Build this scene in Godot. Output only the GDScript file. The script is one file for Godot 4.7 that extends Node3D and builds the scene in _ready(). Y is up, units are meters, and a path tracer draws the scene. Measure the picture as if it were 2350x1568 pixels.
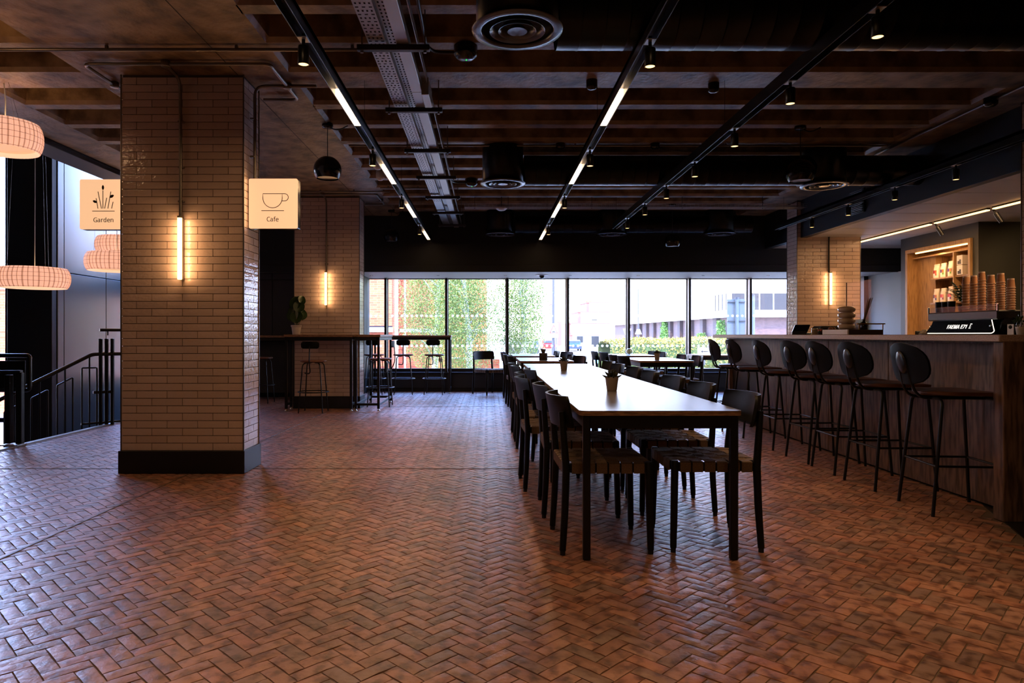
extends Node3D
# A cafe: brick herringbone floor, tiled columns, coffered concrete ceiling, long table, bar counter, street beyond the windows.
# World: x right, y up, depth runs along -z. V(x, y, d) gives the point at depth d.

var rng := RandomNumberGenerator.new()
var used := {}
var mats := {}

const EXPOSURE := 2.2
const SKY_ENERGY := 2.95
const SUN_ENERGY := 2.3
const WARM := Color(1.0, 0.78, 0.55)
const PANEL_ENERGY := 0.32
const SPOT_ENERGY := 0.60
const TUBE_ENERGY := 0.10
const BAR_ENERGY := 0.75
const NICHE_ENERGY := 0.55


func V(x: float, y: float, d: float) -> Vector3:
	return Vector3(x, y, -d)


func _ready() -> void:
	rng.seed = 20240607
	view_and_light()
	make_materials()
	build_shell()
	build_ceiling()
	build_windows()
	build_atrium()
	build_floor()
	build_columns()
	build_bar_shell()
	build_outside()
	build_ceiling_services()
	build_lamps()
	build_tables()
	build_bar()
	build_high_tables()
	build_small_things()


func view_and_light() -> void:
	var cam := Camera3D.new()
	cam.name = "camera"
	cam.keep_aspect = Camera3D.KEEP_HEIGHT
	cam.set_frustum(0.05 * 1568.0 / 1567.0, Vector2(55.0 / 1567.0, -16.0 / 1567.0) * 0.05, 0.05, 400.0)
	cam.position = Vector3(0, 1.1, 0)
	add_child(cam)
	cam.current = true
	var sky_mat := ProceduralSkyMaterial.new()
	sky_mat.sky_top_color = Color(0.47, 0.64, 0.95)
	sky_mat.sky_horizon_color = Color(0.93, 0.95, 0.99)
	sky_mat.sky_curve = 0.16
	sky_mat.ground_bottom_color = Color(0.45, 0.43, 0.40)
	sky_mat.ground_horizon_color = Color(0.75, 0.74, 0.72)
	sky_mat.sky_energy_multiplier = SKY_ENERGY
	sky_mat.ground_energy_multiplier = 0.6
	var sky := Sky.new()
	sky.sky_material = sky_mat
	var env := Environment.new()
	env.background_mode = Environment.BG_SKY
	env.sky = sky
	env.tonemap_mode = Environment.TONE_MAPPER_LINEAR
	env.tonemap_exposure = EXPOSURE
	env.sdfgi_enabled = true
	env.ssao_enabled = true
	env.ssil_enabled = true
	var we := WorldEnvironment.new()
	we.name = "environment"
	we.environment = env
	add_child(we)
	var sun := DirectionalLight3D.new()
	sun.name = "sun"
	sun.light_color = Color(1.0, 0.91, 0.78)
	sun.light_energy = SUN_ENERGY
	sun.light_angular_distance = 0.6
	sun.shadow_enabled = true
	add_child(sun)
	sun.look_at_from_position(Vector3(-10, 20, 16), Vector3.ZERO)


# ---------------------------------------------------------------- shapes

func st() -> SurfaceTool:
	var s := SurfaceTool.new()
	s.begin(Mesh.PRIMITIVE_TRIANGLES)
	s.set_smooth_group(-1)
	return s


func tri(s: SurfaceTool, a: Vector3, b: Vector3, c: Vector3, out: Vector3) -> void:
	if (a - c).cross(a - b).dot(out) < 0.0:
		var t := b
		b = c
		c = t
	s.add_vertex(a)
	s.add_vertex(b)
	s.add_vertex(c)


func quad(s: SurfaceTool, a: Vector3, b: Vector3, c: Vector3, d: Vector3, out: Vector3) -> void:
	tri(s, a, b, c, out)
	tri(s, a, c, d, out)


# a box with chamfered edges
func box(s: SurfaceTool, c: Vector3, size: Vector3, ch := 0.0, b := Basis.IDENTITY) -> void:
	var h := size * 0.5
	s.set_smooth_group(-1)
	ch = minf(ch, minf(h.x, minf(h.y, h.z)) * 0.9)
	var dirs := [[0, 1, 2], [1, 2, 0], [2, 0, 1]]
	for f in dirs:
		for sg in [-1.0, 1.0]:
			var q: Array[Vector3] = []
			for e in [[-1.0, -1.0], [1.0, -1.0], [1.0, 1.0], [-1.0, 1.0]]:
				var p := Vector3.ZERO
				p[f[0]] = sg * h[f[0]]
				p[f[1]] = e[0] * (h[f[1]] - ch)
				p[f[2]] = e[1] * (h[f[2]] - ch)
				q.append(c + b * p)
			var n := Vector3.ZERO
			n[f[0]] = sg
			quad(s, q[0], q[1], q[2], q[3], b * n)
	if ch <= 0.0:
		return
	for f in dirs:   # the edges that run along axis f[0]
		for sa in [-1.0, 1.0]:
			for sb in [-1.0, 1.0]:
				var q: Array[Vector3] = []
				for e in [[0, -1.0], [0, 1.0], [1, 1.0], [1, -1.0]]:
					var p := Vector3.ZERO
					p[f[0]] = e[1] * (h[f[0]] - ch)
					p[f[1]] = sa * (h[f[1]] - (ch if e[0] == 1 else 0.0))
					p[f[2]] = sb * (h[f[2]] - (ch if e[0] == 0 else 0.0))
					q.append(c + b * p)
				var n := Vector3.ZERO
				n[f[1]] = sa
				n[f[2]] = sb
				quad(s, q[0], q[1], q[2], q[3], b * n)
	for sx in [-1.0, 1.0]:
		for sy in [-1.0, 1.0]:
			for sz in [-1.0, 1.0]:
				var sg := Vector3(sx, sy, sz)
				var q: Array[Vector3] = []
				for k in 3:
					var p := sg * (h - Vector3.ONE * ch)
					p[k] = sg[k] * h[k]
					q.append(c + b * p)
				tri(s, q[0], q[1], q[2], b * sg)


# box given by its corners x0..x1, y0..y1 and depths d0..d1
func slab(s: SurfaceTool, x0: float, x1: float, y0: float, y1: float, d0: float, d1: float, ch := 0.0) -> void:
	box(s, V((x0 + x1) / 2, (y0 + y1) / 2, (d0 + d1) / 2), Vector3(absf(x1 - x0), absf(y1 - y0), absf(d1 - d0)), ch)


# a round bar through pts; r is a number or one radius per point
func tube(s: SurfaceTool, pts: Array, r, seg := 8, closed := false, caps := true) -> void:
	var n := pts.size()
	var rings := []
	var up := Vector3.ZERO
	for i in n:
		var a: Vector3 = pts[i - 1] if i > 0 else (pts[n - 1] if closed else pts[0])
		var c: Vector3 = pts[i + 1] if i < n - 1 else (pts[0] if closed else pts[n - 1])
		var t := (c - a).normalized()
		if up == Vector3.ZERO:
			up = t.cross(Vector3.UP if absf(t.y) < 0.9 else Vector3.RIGHT).normalized()
		up = (up - t * up.dot(t)).normalized()
		var w := t.cross(up)
		var rad: float = r[i] if r is Array else r
		var ring: Array[Vector3] = []
		for k in seg:
			var an := TAU * k / seg
			ring.append(pts[i] + (up * cos(an) + w * sin(an)) * rad)
		rings.append(ring)
	s.set_smooth_group(0)
	for i in (n if closed else n - 1):
		var j := (i + 1) % n
		for k in seg:
			var m := (k + 1) % seg
			var mid: Vector3 = (rings[i][k] + rings[i][m] + rings[j][k] + rings[j][m]) / 4.0
			quad(s, rings[i][k], rings[i][m], rings[j][m], rings[j][k], mid - (pts[i] + pts[j]) / 2.0)
	s.set_smooth_group(-1)
	if caps and not closed:
		for k in seg:
			var m := (k + 1) % seg
			tri(s, pts[0], rings[0][k], rings[0][m], pts[0] - pts[1])
			tri(s, pts[n - 1], rings[n - 1][k], rings[n - 1][m], pts[n - 1] - pts[n - 2])


# turned shape: profile of (radius, height) going from one end to the other; a repeated point makes a crisp edge
func lathe(s: SurfaceTool, prof: Array, seg := 24, xf := Transform3D.IDENTITY) -> void:
	var group := 10
	var area := 0.0
	for i in prof.size() - 1:
		area += (prof[i + 1].y - prof[i].y) * (prof[i].x + prof[i + 1].x)
	var side := signf(area) if area != 0.0 else 1.0
	for i in prof.size() - 1:
		var p: Vector2 = prof[i]
		var q: Vector2 = prof[i + 1]
		if p.is_equal_approx(q):
			group += 1
			continue
		s.set_smooth_group(group)
		var out2 := Vector2(q.y - p.y, p.x - q.x) * side
		for k in seg:
			var a := TAU * k / seg
			var b := TAU * (k + 1) / seg
			var am := (a + b) / 2
			var out := xf.basis * Vector3(cos(am) * out2.x, out2.y, sin(am) * out2.x)
			var pa := xf * Vector3(cos(a) * p.x, p.y, sin(a) * p.x)
			var pb := xf * Vector3(cos(b) * p.x, p.y, sin(b) * p.x)
			var qa := xf * Vector3(cos(a) * q.x, q.y, sin(a) * q.x)
			var qb := xf * Vector3(cos(b) * q.x, q.y, sin(b) * q.x)
			if p.x < 1e-5:
				tri(s, pa, qa, qb, out)
			elif q.x < 1e-5:
				tri(s, pa, pb, qa, out)
			else:
				quad(s, pa, pb, qb, qa, out)
	s.set_smooth_group(-1)


# flat outline in xy, thickness depth towards +z, then placed by xf
func prism(s: SurfaceTool, poly: PackedVector2Array, depth: float, xf := Transform3D.IDENTITY, smooth := false) -> void:
	var idx := Geometry2D.triangulate_polygon(poly)
	s.set_smooth_group(-1)
	for i in range(0, idx.size(), 3):
		var a := poly[idx[i]]
		var b := poly[idx[i + 1]]
		var c := poly[idx[i + 2]]
		tri(s, xf * Vector3(a.x, a.y, 0), xf * Vector3(b.x, b.y, 0), xf * Vector3(c.x, c.y, 0), xf.basis * Vector3(0, 0, -1))
		tri(s, xf * Vector3(a.x, a.y, depth), xf * Vector3(b.x, b.y, depth), xf * Vector3(c.x, c.y, depth), xf.basis * Vector3(0, 0, 1))
	var flip := 1.0 if Geometry2D.is_polygon_clockwise(poly) else -1.0
	if smooth:
		s.set_smooth_group(3)
	for i in poly.size():
		var a := poly[i]
		var b := poly[(i + 1) % poly.size()]
		var o := Vector2(-(b.y - a.y), b.x - a.x) * flip
		quad(s, xf * Vector3(a.x, a.y, 0), xf * Vector3(b.x, b.y, 0), xf * Vector3(b.x, b.y, depth), xf * Vector3(a.x, a.y, depth), xf.basis * Vector3(o.x, o.y, 0))
	s.set_smooth_group(-1)


# a shell between two grids of points (rows of equal length), closed round its rim
func sheet(s: SurfaceTool, fr: Array, bk: Array) -> void:
	var n := fr.size()
	var m: int = fr[0].size()
	for i in n - 1:
		for j in m - 1:
			var o: Vector3 = fr[i][j] - bk[i][j]
			s.set_smooth_group(1)
			quad(s, fr[i][j], fr[i][j + 1], fr[i + 1][j + 1], fr[i + 1][j], o)
			s.set_smooth_group(2)
			quad(s, bk[i][j], bk[i][j + 1], bk[i + 1][j + 1], bk[i + 1][j], -o)
	s.set_smooth_group(3)
	for i in n - 1:
		quad(s, fr[i][0], fr[i + 1][0], bk[i + 1][0], bk[i][0], fr[i][0] - fr[i][1])
		quad(s, fr[i][m - 1], fr[i + 1][m - 1], bk[i + 1][m - 1], bk[i][m - 1], fr[i][m - 1] - fr[i][m - 2])
	for j in m - 1:
		quad(s, fr[0][j], fr[0][j + 1], bk[0][j + 1], bk[0][j], fr[0][j] - fr[1][j])
		quad(s, fr[n - 1][j], fr[n - 1][j + 1], bk[n - 1][j + 1], bk[n - 1][j], fr[n - 1][j] - fr[n - 2][j])
	s.set_smooth_group(-1)


func round_rect(w: float, h: float, r: float, seg := 5) -> PackedVector2Array:
	var out := PackedVector2Array()
	for q in [[1, 1, 0.0], [-1, 1, PI / 2], [-1, -1, PI], [1, -1, PI * 1.5]]:
		for k in seg + 1:
			var a: float = q[2] + PI / 2 * k / seg
			out.append(Vector2(q[0] * (w / 2 - r) + cos(a) * r, q[1] * (h / 2 - r) + sin(a) * r))
	return out


func arc(c: Vector3, u: Vector3, w: Vector3, r: float, a0: float, a1: float, n := 6) -> Array:
	var out := []
	for i in n + 1:
		var a := lerpf(a0, a1, float(i) / n)
		out.append(c + (u * cos(a) + w * sin(a)) * r)
	return out


# path with rounded corners
func bent(pts: Array, r: float, n := 5) -> Array:
	var out := [pts[0]]
	for i in range(1, pts.size() - 1):
		var p: Vector3 = pts[i]
		var a: Vector3 = (pts[i - 1] - p).normalized()
		var b: Vector3 = (pts[i + 1] - p).normalized()
		var q := p + a * r
		var t := p + b * r
		for k in n + 1:
			var f := float(k) / n
			out.append(q.lerp(p, f).lerp(p.lerp(t, f), f))
	out.append(pts[-1])
	return out


# ---------------------------------------------------------------- nodes

func obj(called: String, s, m: Material, parent: Node = null, xf := Transform3D.IDENTITY) -> MeshInstance3D:
	var me: Mesh
	if s is SurfaceTool:
		s.generate_normals()
		me = s.commit()
	else:
		me = s
	var o := MeshInstance3D.new()
	o.mesh = me
	o.material_override = m
	o.transform = xf
	o.cast_shadow = GeometryInstance3D.SHADOW_CASTING_SETTING_ON
	if parent == null:
		o.name = numbered(called)
		add_child(o)
	else:
		o.name = called
		parent.add_child(o, true)
	return o


func mesh_of(s: SurfaceTool) -> ArrayMesh:
	s.generate_normals()
	return s.commit()


func numbered(called: String) -> String:
	var n: int = used.get(called, 0)
	used[called] = n + 1
	return called if n == 0 else "%s_%03d" % [called, n]


func thing(called: String, label: String, category: String, at := Vector3.ZERO, turn := 0.0, group := "") -> Node3D:
	var o := Node3D.new()
	o.name = numbered(called)
	o.position = at
	o.rotation.y = turn
	add_child(o)
	tag(o, label, category, group)
	return o


func tag(o: Node, label: String, category: String, group := "", kind := "") -> Node:
	o.set_meta("label", label)
	o.set_meta("category", category)
	if group:
		o.set_meta("group", group)
	if kind:
		o.set_meta("kind", kind)
	return o


func struct_thing(called: String, label: String, category: String) -> Node3D:
	var o := thing(called, label, category)
	o.set_meta("kind", "structure")
	return o


func copy_of(src: Node3D, at: Vector3, turn: float, label: String, called: String) -> Node3D:
	var o: Node3D = src.duplicate()
	o.name = numbered(called)
	add_child(o)
	o.position = at
	o.rotation.y = turn
	o.set_meta("label", label)
	return o


func scatter(called: String, me: Mesh, m: Material, places: Array, tints: Array, parent: Node) -> MultiMeshInstance3D:
	var mm := MultiMesh.new()
	mm.transform_format = MultiMesh.TRANSFORM_3D
	mm.use_colors = tints.size() > 0
	mm.mesh = me
	mm.instance_count = places.size()
	for i in places.size():
		mm.set_instance_transform(i, places[i])
		if tints.size() > 0:
			mm.set_instance_color(i, tints[i])
	var o := MultiMeshInstance3D.new()
	o.name = called
	o.multimesh = mm
	o.material_override = m
	o.set_meta("kind", "stuff")
	parent.add_child(o, true)
	return o


func area_light(parent: Node, at: Vector3, towards: Vector3, size: Vector2, energy: float, color := WARM) -> void:
	var l := AreaLight3D.new()
	l.name = "glow"
	l.area_size = size
	l.light_energy = energy
	l.light_color = color
	l.shadow_enabled = true
	parent.add_child(l, true)
	var up := Vector3.FORWARD if absf(towards.normalized().y) > 0.9 else Vector3.UP
	l.transform = Transform3D(Basis.looking_at(towards, up), at)


func omni(parent: Node, at: Vector3, energy: float, radius: float, color := WARM) -> void:
	var l := OmniLight3D.new()
	l.name = "glow"
	l.light_energy = energy
	l.light_color = color
	l.light_size = radius
	l.omni_range = 30.0
	l.omni_attenuation = 2.0
	l.shadow_enabled = true
	l.position = at
	parent.add_child(l, true)


# ---------------------------------------------------------------- materials

func noise_tex(freq: float, seed_: int, ramp: Array, type := FastNoiseLite.TYPE_SIMPLEX_SMOOTH, oct := 4, size := 512) -> NoiseTexture2D:
	var n := FastNoiseLite.new()
	n.seed = seed_
	n.frequency = freq
	n.noise_type = type
	n.fractal_octaves = oct
	var t := NoiseTexture2D.new()
	t.width = size
	t.height = size
	t.seamless = true
	t.noise = n
	if ramp.size():
		var g := Gradient.new()
		var offs := PackedFloat32Array()
		var cols := PackedColorArray()
		for i in ramp.size():
			offs.append(ramp[i][0])
			cols.append(ramp[i][1])
		g.offsets = offs
		g.colors = cols
		t.color_ramp = g
	return t


func bump_tex(freq: float, seed_: int, strength: float, oct := 3, size := 512) -> NoiseTexture2D:
	var t := noise_tex(freq, seed_, [], FastNoiseLite.TYPE_SIMPLEX_SMOOTH, oct, size)
	t.as_normal_map = true
	t.bump_strength = strength
	return t


func mat(key: String, c: Color, rough := 0.6, metal := 0.0) -> StandardMaterial3D:
	if mats.has(key):
		return mats[key]
	var m := StandardMaterial3D.new()
	m.resource_name = key
	m.albedo_color = c
	m.roughness = rough
	m.metallic = metal
	mats[key] = m
	return m


func tri_map(m: StandardMaterial3D, scale: Vector3, world := true) -> void:
	m.uv1_triplanar = true
	m.uv1_world_triplanar = world
	m.uv1_scale = scale
	m.uv1_triplanar_sharpness = 4.0


func emit(key: String, c: Color, e: float) -> StandardMaterial3D:
	if mats.has(key):
		return mats[key]
	var m := mat(key, c, 0.5)
	m.emission_enabled = true
	m.emission = c
	m.emission_energy_multiplier = e
	return m


func M(key: String) -> StandardMaterial3D:
	return mats[key]


func make_materials() -> void:
	# concrete of the coffered slab
	var con := mat("concrete", Color(1, 1, 1), 0.52)
	con.albedo_texture = noise_tex(0.012, 3, [[0.0, Color(0.24, 0.175, 0.115)], [0.3, Color(0.39, 0.30, 0.21)], [0.5, Color(0.49, 0.385, 0.275)], [0.7, Color(0.56, 0.45, 0.33)], [1.0, Color(0.62, 0.51, 0.39)]], FastNoiseLite.TYPE_SIMPLEX_SMOOTH, 6)
	tri_map(con, Vector3(0.55, 0.55, 0.55))
	con.normal_enabled = true
	con.normal_texture = bump_tex(0.05, 5, 5.0, 4)
	con.normal_scale = 0.22
	# terracotta bricks of the floor, eight tones that share two textures
	var mottle := noise_tex(0.009, 11, [[0.0, Color(0.48, 0.43, 0.41)], [0.28, Color(0.72, 0.67, 0.64)], [0.48, Color(0.92, 0.90, 0.88)], [0.75, Color(1, 1, 1)], [1.0, Color(0.94, 0.91, 0.88)]], FastNoiseLite.TYPE_SIMPLEX_SMOOTH, 5, 1024)
	var pit := bump_tex(0.02, 12, 6.0, 4, 1024)
	var tones := brick_tones()
	for i in tones.size() + 1:
		var b := mat("brick_%d" % i, tones[i] if i < tones.size() else Color.WHITE, 0.40)
		b.albedo_texture = mottle
		b.normal_enabled = true
		b.normal_texture = pit
		b.normal_scale = 0.30
		b.metallic_specular = 0.72
		tri_map(b, Vector3(1.3, 1.3, 1.3))
	M("brick_8").vertex_color_use_as_albedo = true
	mat("grout", Color(0.40, 0.32, 0.25), 0.85)
	mat("joint_strip", Color(0.36, 0.29, 0.25), 0.5)
	# glazed wall tiles
	for i in 5:
		var t := mat("tile_%d" % i, Color(0.79, 0.70, 0.65) * [1.0, 0.96, 1.03, 0.985, 1.0][i], 0.09)
		t.normal_enabled = true
		t.normal_texture = bump_tex(0.018, 21, 5.0, 3)
		t.normal_scale = 0.40
		tri_map(t, Vector3(2.2, 4.0, 2.2))
	mat("tile_grout", Color(0.30, 0.27, 0.25), 0.9)
	mat("plinth_black", Color(0.035, 0.035, 0.038), 0.42)
	mat("steel_trim", Color(0.42, 0.40, 0.39), 0.40, 0.9)
	# paints and metals
	mat("black_paint", Color(0.040, 0.040, 0.043), 0.55)
	mat("black_wall", Color(0.075, 0.080, 0.092), 0.50)
	mat("navy_panel", Color(0.08, 0.09, 0.125), 0.6)
	mat("black_metal", Color(0.050, 0.050, 0.055), 0.36, 0.3)
	mat("black_gloss", Color(0.018, 0.018, 0.020), 0.2)
	mat("duct_black", Color(0.030, 0.030, 0.032), 0.30, 0.5)
	mat("galvanised", Color(0.66, 0.65, 0.64), 0.42, 0.75)
	mat("conduit", Color(0.50, 0.47, 0.44), 0.35, 0.8)
	mat("diffuser", Color(0.36, 0.38, 0.42), 0.26, 0.4)
	mat("frame_dark", Color(0.07, 0.065, 0.06), 0.35, 0.3)
	mat("frame_side", Color(0.52, 0.45, 0.38), 0.35)
	mat("soffit", Color(0.46, 0.40, 0.36), 0.6)
	mat("white_plastic", Color(0.85, 0.84, 0.82), 0.45)
	mat("bar_ceiling", Color(0.66, 0.64, 0.62), 0.6)
	mat("grey_wall", Color(0.33, 0.34, 0.34), 0.6)
	mat("grey_plaster", Color(0.52, 0.52, 0.50), 0.7)
	mat("olive_wall", Color(0.19, 0.19, 0.16), 0.55)
	mat("satin_panel", Color(0.42, 0.44, 0.46), 0.30, 0.75)
	mat("dark_floor", Color(0.10, 0.09, 0.085), 0.4)
	mat("ink", Color(0.09, 0.06, 0.04), 0.6)
	mat("chrome", Color(0.8, 0.79, 0.77), 0.15, 1.0)
	mat("brass", Color(0.66, 0.50, 0.26), 0.28, 0.9)
	mat("cord", Color(0.05, 0.05, 0.05), 0.6)
	mat("white_cord", Color(0.8, 0.8, 0.8), 0.5)
	# woods
	wood("oak_bar", [Color(0.30, 0.22, 0.17), Color(0.42, 0.32, 0.26), Color(0.50, 0.39, 0.32)], Vector3(2.6, 0.35, 2.6), 0.5, 31)
	wood("oak_light", [Color(0.60, 0.46, 0.29), Color(0.66, 0.51, 0.33), Color(0.70, 0.56, 0.38)], Vector3(3.0, 0.4, 3.0), 0.5, 32)
	wood("oak_edge", [Color(0.40, 0.28, 0.19), Color(0.52, 0.38, 0.26), Color(0.58, 0.43, 0.30)], Vector3(1.2, 8.0, 1.2), 0.5, 33)
	wood("black_wood", [Color(0.040, 0.037, 0.037), Color(0.062, 0.058, 0.057), Color(0.085, 0.078, 0.075)], Vector3(2.0, 14.0, 2.0), 0.48, 34)
	M("black_wood").metallic_specular = 0.33
	var q := mat("counter_stone", Color(1, 1, 1), 0.35)
	q.albedo_texture = noise_tex(0.12, 41, [[0.0, Color(0.34, 0.26, 0.21)], [0.3, Color(0.62, 0.52, 0.45)], [0.6, Color(0.68, 0.58, 0.51)], [1.0, Color(0.74, 0.66, 0.60)]], FastNoiseLite.TYPE_SIMPLEX, 4)
	tri_map(q, Vector3(1.5, 1.5, 1.5))
	mat("lino_top", Color(0.36, 0.345, 0.335), 0.31)
	M("lino_top").metallic_specular = 0.42
	var web := mat("webbing", Color(0.80, 0.78, 0.76), 0.8)
	web.albedo_texture = noise_tex(0.09, 51, [[0.0, Color(0.36, 0.28, 0.21)], [0.5, Color(0.46, 0.37, 0.28)], [1.0, Color(0.54, 0.44, 0.34)]], FastNoiseLite.TYPE_SIMPLEX, 3, 256)
	tri_map(web, Vector3(6, 6, 6), false)
	mat("leather", Color(0.33, 0.20, 0.12), 0.45)
	mat("pot_grey", Color(0.60, 0.53, 0.48), 0.7)
	mat("pot_cream", Color(0.82, 0.78, 0.74), 0.6)
	mat("soil", Color(0.10, 0.07, 0.05), 0.95)
	var lf := mat("leaf_dark", Color(0.13, 0.23, 0.06), 0.4)
	lf.backlight_enabled = true
	lf.backlight = Color(0.06, 0.10, 0.02)
	mat("leaf_succulent", Color(0.16, 0.17, 0.08), 0.5)
	mat("fern", Color(0.12, 0.22, 0.05), 0.5)


func wood(key: String, c: Array, scale: Vector3, rough: float, seed_: int) -> void:
	var m := mat(key, Color(1, 1, 1), rough)
	m.albedo_texture = noise_tex(0.02, seed_, [[0.0, c[0] * 0.75], [0.3, c[0]], [0.55, c[1]], [1.0, c[2]]], FastNoiseLite.TYPE_SIMPLEX_SMOOTH, 5)
	tri_map(m, scale, false)


func brick_tones() -> Array:
	return [Color(0.68, 0.49, 0.40), Color(0.63, 0.45, 0.37), Color(0.71, 0.51, 0.41), Color(0.58, 0.44, 0.37), Color(0.66, 0.49, 0.41), Color(0.61, 0.43, 0.34), Color(0.55, 0.43, 0.37), Color(0.69, 0.47, 0.37)]


func build_shell() -> void:
	var s := st()
	slab(s, -9.7, 8.7, -2.3, 6.2, -3.2, -3.0)
	var w := obj("wall_rear", s, mat("rear_paint", Color(0.30, 0.27, 0.25), 0.8))
	tag(w, "plain dark rear wall behind the viewpoint that closes the cafe", "wall", "", "structure")
	s = st()
	slab(s, 8.5, 8.7, 0.0, 3.7, -3.0, 13.5)
	w = obj("wall_right", s, M("grey_wall"))
	tag(w, "plain grey side wall behind the bar area", "wall", "", "structure")
	# dark panelled wall between the two left columns, with its return to the window
	var p := struct_thing("wall_left", "dark navy panelled wall between the two left brick columns", "wall")
	s = st()
	slab(s, -4.75, -2.3, 0.0, 3.5, 12.05, 12.2)
	slab(s, -2.45, -2.3, 0.0, 3.5, 12.2, 13.25)
	obj("backing", s, M("black_paint"), p)
	var px := [-4.75, -4.35, -3.80, -3.25, -2.70, -2.3]
	for i in px.size() - 1:
		for r in [[0.12, 2.055], [2.07, 3.45]]:
			s = st()
			slab(s, px[i] + 0.004, px[i + 1] - 0.004, r[0], r[1], 12.025, 12.06, 0.004)
			obj("panel", s, M("navy_panel"), p)
	s = st()
	slab(s, -4.75, -2.3, 0.0, 0.115, 12.015, 12.06, 0.004)
	obj("skirting", s, M("black_paint"), p)
	# wall below the windows
	p = struct_thing("wall_front", "low black panelled wall below the street windows", "wall")
	s = st()
	slab(s, -4.7, 8.5, 0.0, 0.36, 13.27, 13.5)
	obj("backing", s, M("black_paint"), p)
	var x := -3.155
	while x < 7.6:
		s = st()
		slab(s, x + 0.004, x + 1.171, 0.06, 0.34, 13.245, 13.275, 0.004)
		obj("panel", s, M("black_wall"), p)
		x += 1.175
	s = st()
	slab(s, -3.1, 8.4, 0.352, 0.375, 13.18, 13.36, 0.006)
	obj("sill", s, mat("sill_metal", Color(0.30, 0.31, 0.33), 0.35, 0.4), p)
	# bulkhead over the windows, with a pale soffit and recessed downlights
	p = struct_thing("wall_bulkhead", "black bulkhead above the street windows with a pale soffit below", "bulkhead")
	s = st()
	slab(s, -4.7, 8.5, 2.225, 3.6, 11.84, 13.5)
	slab(s, -4.7, 8.5, 2.184, 2.30, 11.82, 11.85, 0.003)
	obj("face", s, mat("bulkhead_black", Color(0.026, 0.026, 0.030), 0.7), p)
	s = st()
	slab(s, -4.7, 8.5, 2.19, 2.226, 11.855, 13.5, 0.003)
	obj("soffit_board", s, M("soffit"), p)


func build_ceiling() -> void:
	var p := struct_thing("ceiling", "coffered concrete slab with deep ribs and wide beams", "ceiling")
	var c := M("concrete")
	var s := st()
	slab(s, -4.62, 8.6, 3.52, 3.75, -3.1, 13.5)
	obj("slab", s, c, p)
	# wide beams along the depth: edge of the stair void, over the left columns, over the bar
	for b in [[-4.62, -4.14], [-3.2, -1.56], [4.32, 8.6]]:
		s = st()
		beam_z(s, b[0], b[1], 3.16, 3.53, -3.05, 12.2)
		obj("beam", s, c, p)
	var starts := []
	var d := 4.26
	while d > -3.0:
		starts.append([d, d + 0.135])
		d -= 0.565
	for e in [[4.81, 4.945], [5.35, 5.71]]:
		starts.append(e)
	d = 6.11
	while d < 11.7:
		starts.append([d, d + 0.14])
		d += 0.575
	for r in starts:
		for bay in [[-4.16, -3.18], [-1.58, 4.34]]:
			s = st()
			rib_x(s, bay[0], bay[1], 3.16, 3.53, r[0], r[1])
			obj("rib", s, c, p)
	# casting seams, slightly proud
	for sx in [-1.985]:
		s = st()
		slab(s, sx - 0.003, sx + 0.003, 3.158, 3.165, 0.5, 11.8)
		obj("seam", s, mat("seam", Color(0.20, 0.17, 0.15), 0.9), p)


# rib across the room, narrower at its foot
func rib_x(s: SurfaceTool, x0: float, x1: float, y0: float, y1: float, d0: float, d1: float) -> void:
	var prof := [Vector2(d0 - 0.05, y1), Vector2(d0 - 0.022, y0 + 0.03), Vector2(d0 + 0.008, y0), Vector2(d1 - 0.008, y0), Vector2(d1 + 0.022, y0 + 0.03), Vector2(d1 + 0.05, y1)]
	for i in prof.size() - 1:
		var a: Vector2 = prof[i]
		var b: Vector2 = prof[i + 1]
		quad(s, V(x0, a.y, a.x), V(x1, a.y, a.x), V(x1, b.y, b.x), V(x0, b.y, b.x), V(0, -absf(b.x - a.x) - 0.001, (1.0 if i >= 3 else -1.0) * absf(b.y - a.y)))
	for x in [x0, x1]:
		for i in range(1, prof.size() - 1):
			tri(s, V(x, prof[0].y, prof[0].x), V(x, prof[i].y, prof[i].x), V(x, prof[i + 1].y, prof[i + 1].x), Vector3(x - (x0 + x1) / 2, 0, 0))


func beam_z(s: SurfaceTool, x0: float, x1: float, y0: float, y1: float, d0: float, d1: float) -> void:
	var prof := [Vector2(x0 - 0.06, y1), Vector2(x0 - 0.022, y0 + 0.03), Vector2(x0 + 0.008, y0), Vector2(x1 - 0.008, y0), Vector2(x1 + 0.022, y0 + 0.03), Vector2(x1 + 0.06, y1)]
	for i in prof.size() - 1:
		var a: Vector2 = prof[i]
		var b: Vector2 = prof[i + 1]
		var sx := -1.0 if i < 2 else 1.0
		if i == 2:
			sx = 0.0
		quad(s, V(a.x, a.y, d0), V(a.x, a.y, d1), V(b.x, b.y, d1), V(b.x, b.y, d0), Vector3(sx * absf(b.y - a.y), -absf(b.x - a.x) - 0.001, 0))
	for d in [d0, d1]:
		for i in range(1, prof.size() - 1):
			tri(s, V(prof[0].x, prof[0].y, d), V(prof[i].x, prof[i].y, d), V(prof[i + 1].x, prof[i + 1].y, d), V(0, 0, d - (d0 + d1) / 2))


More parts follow.
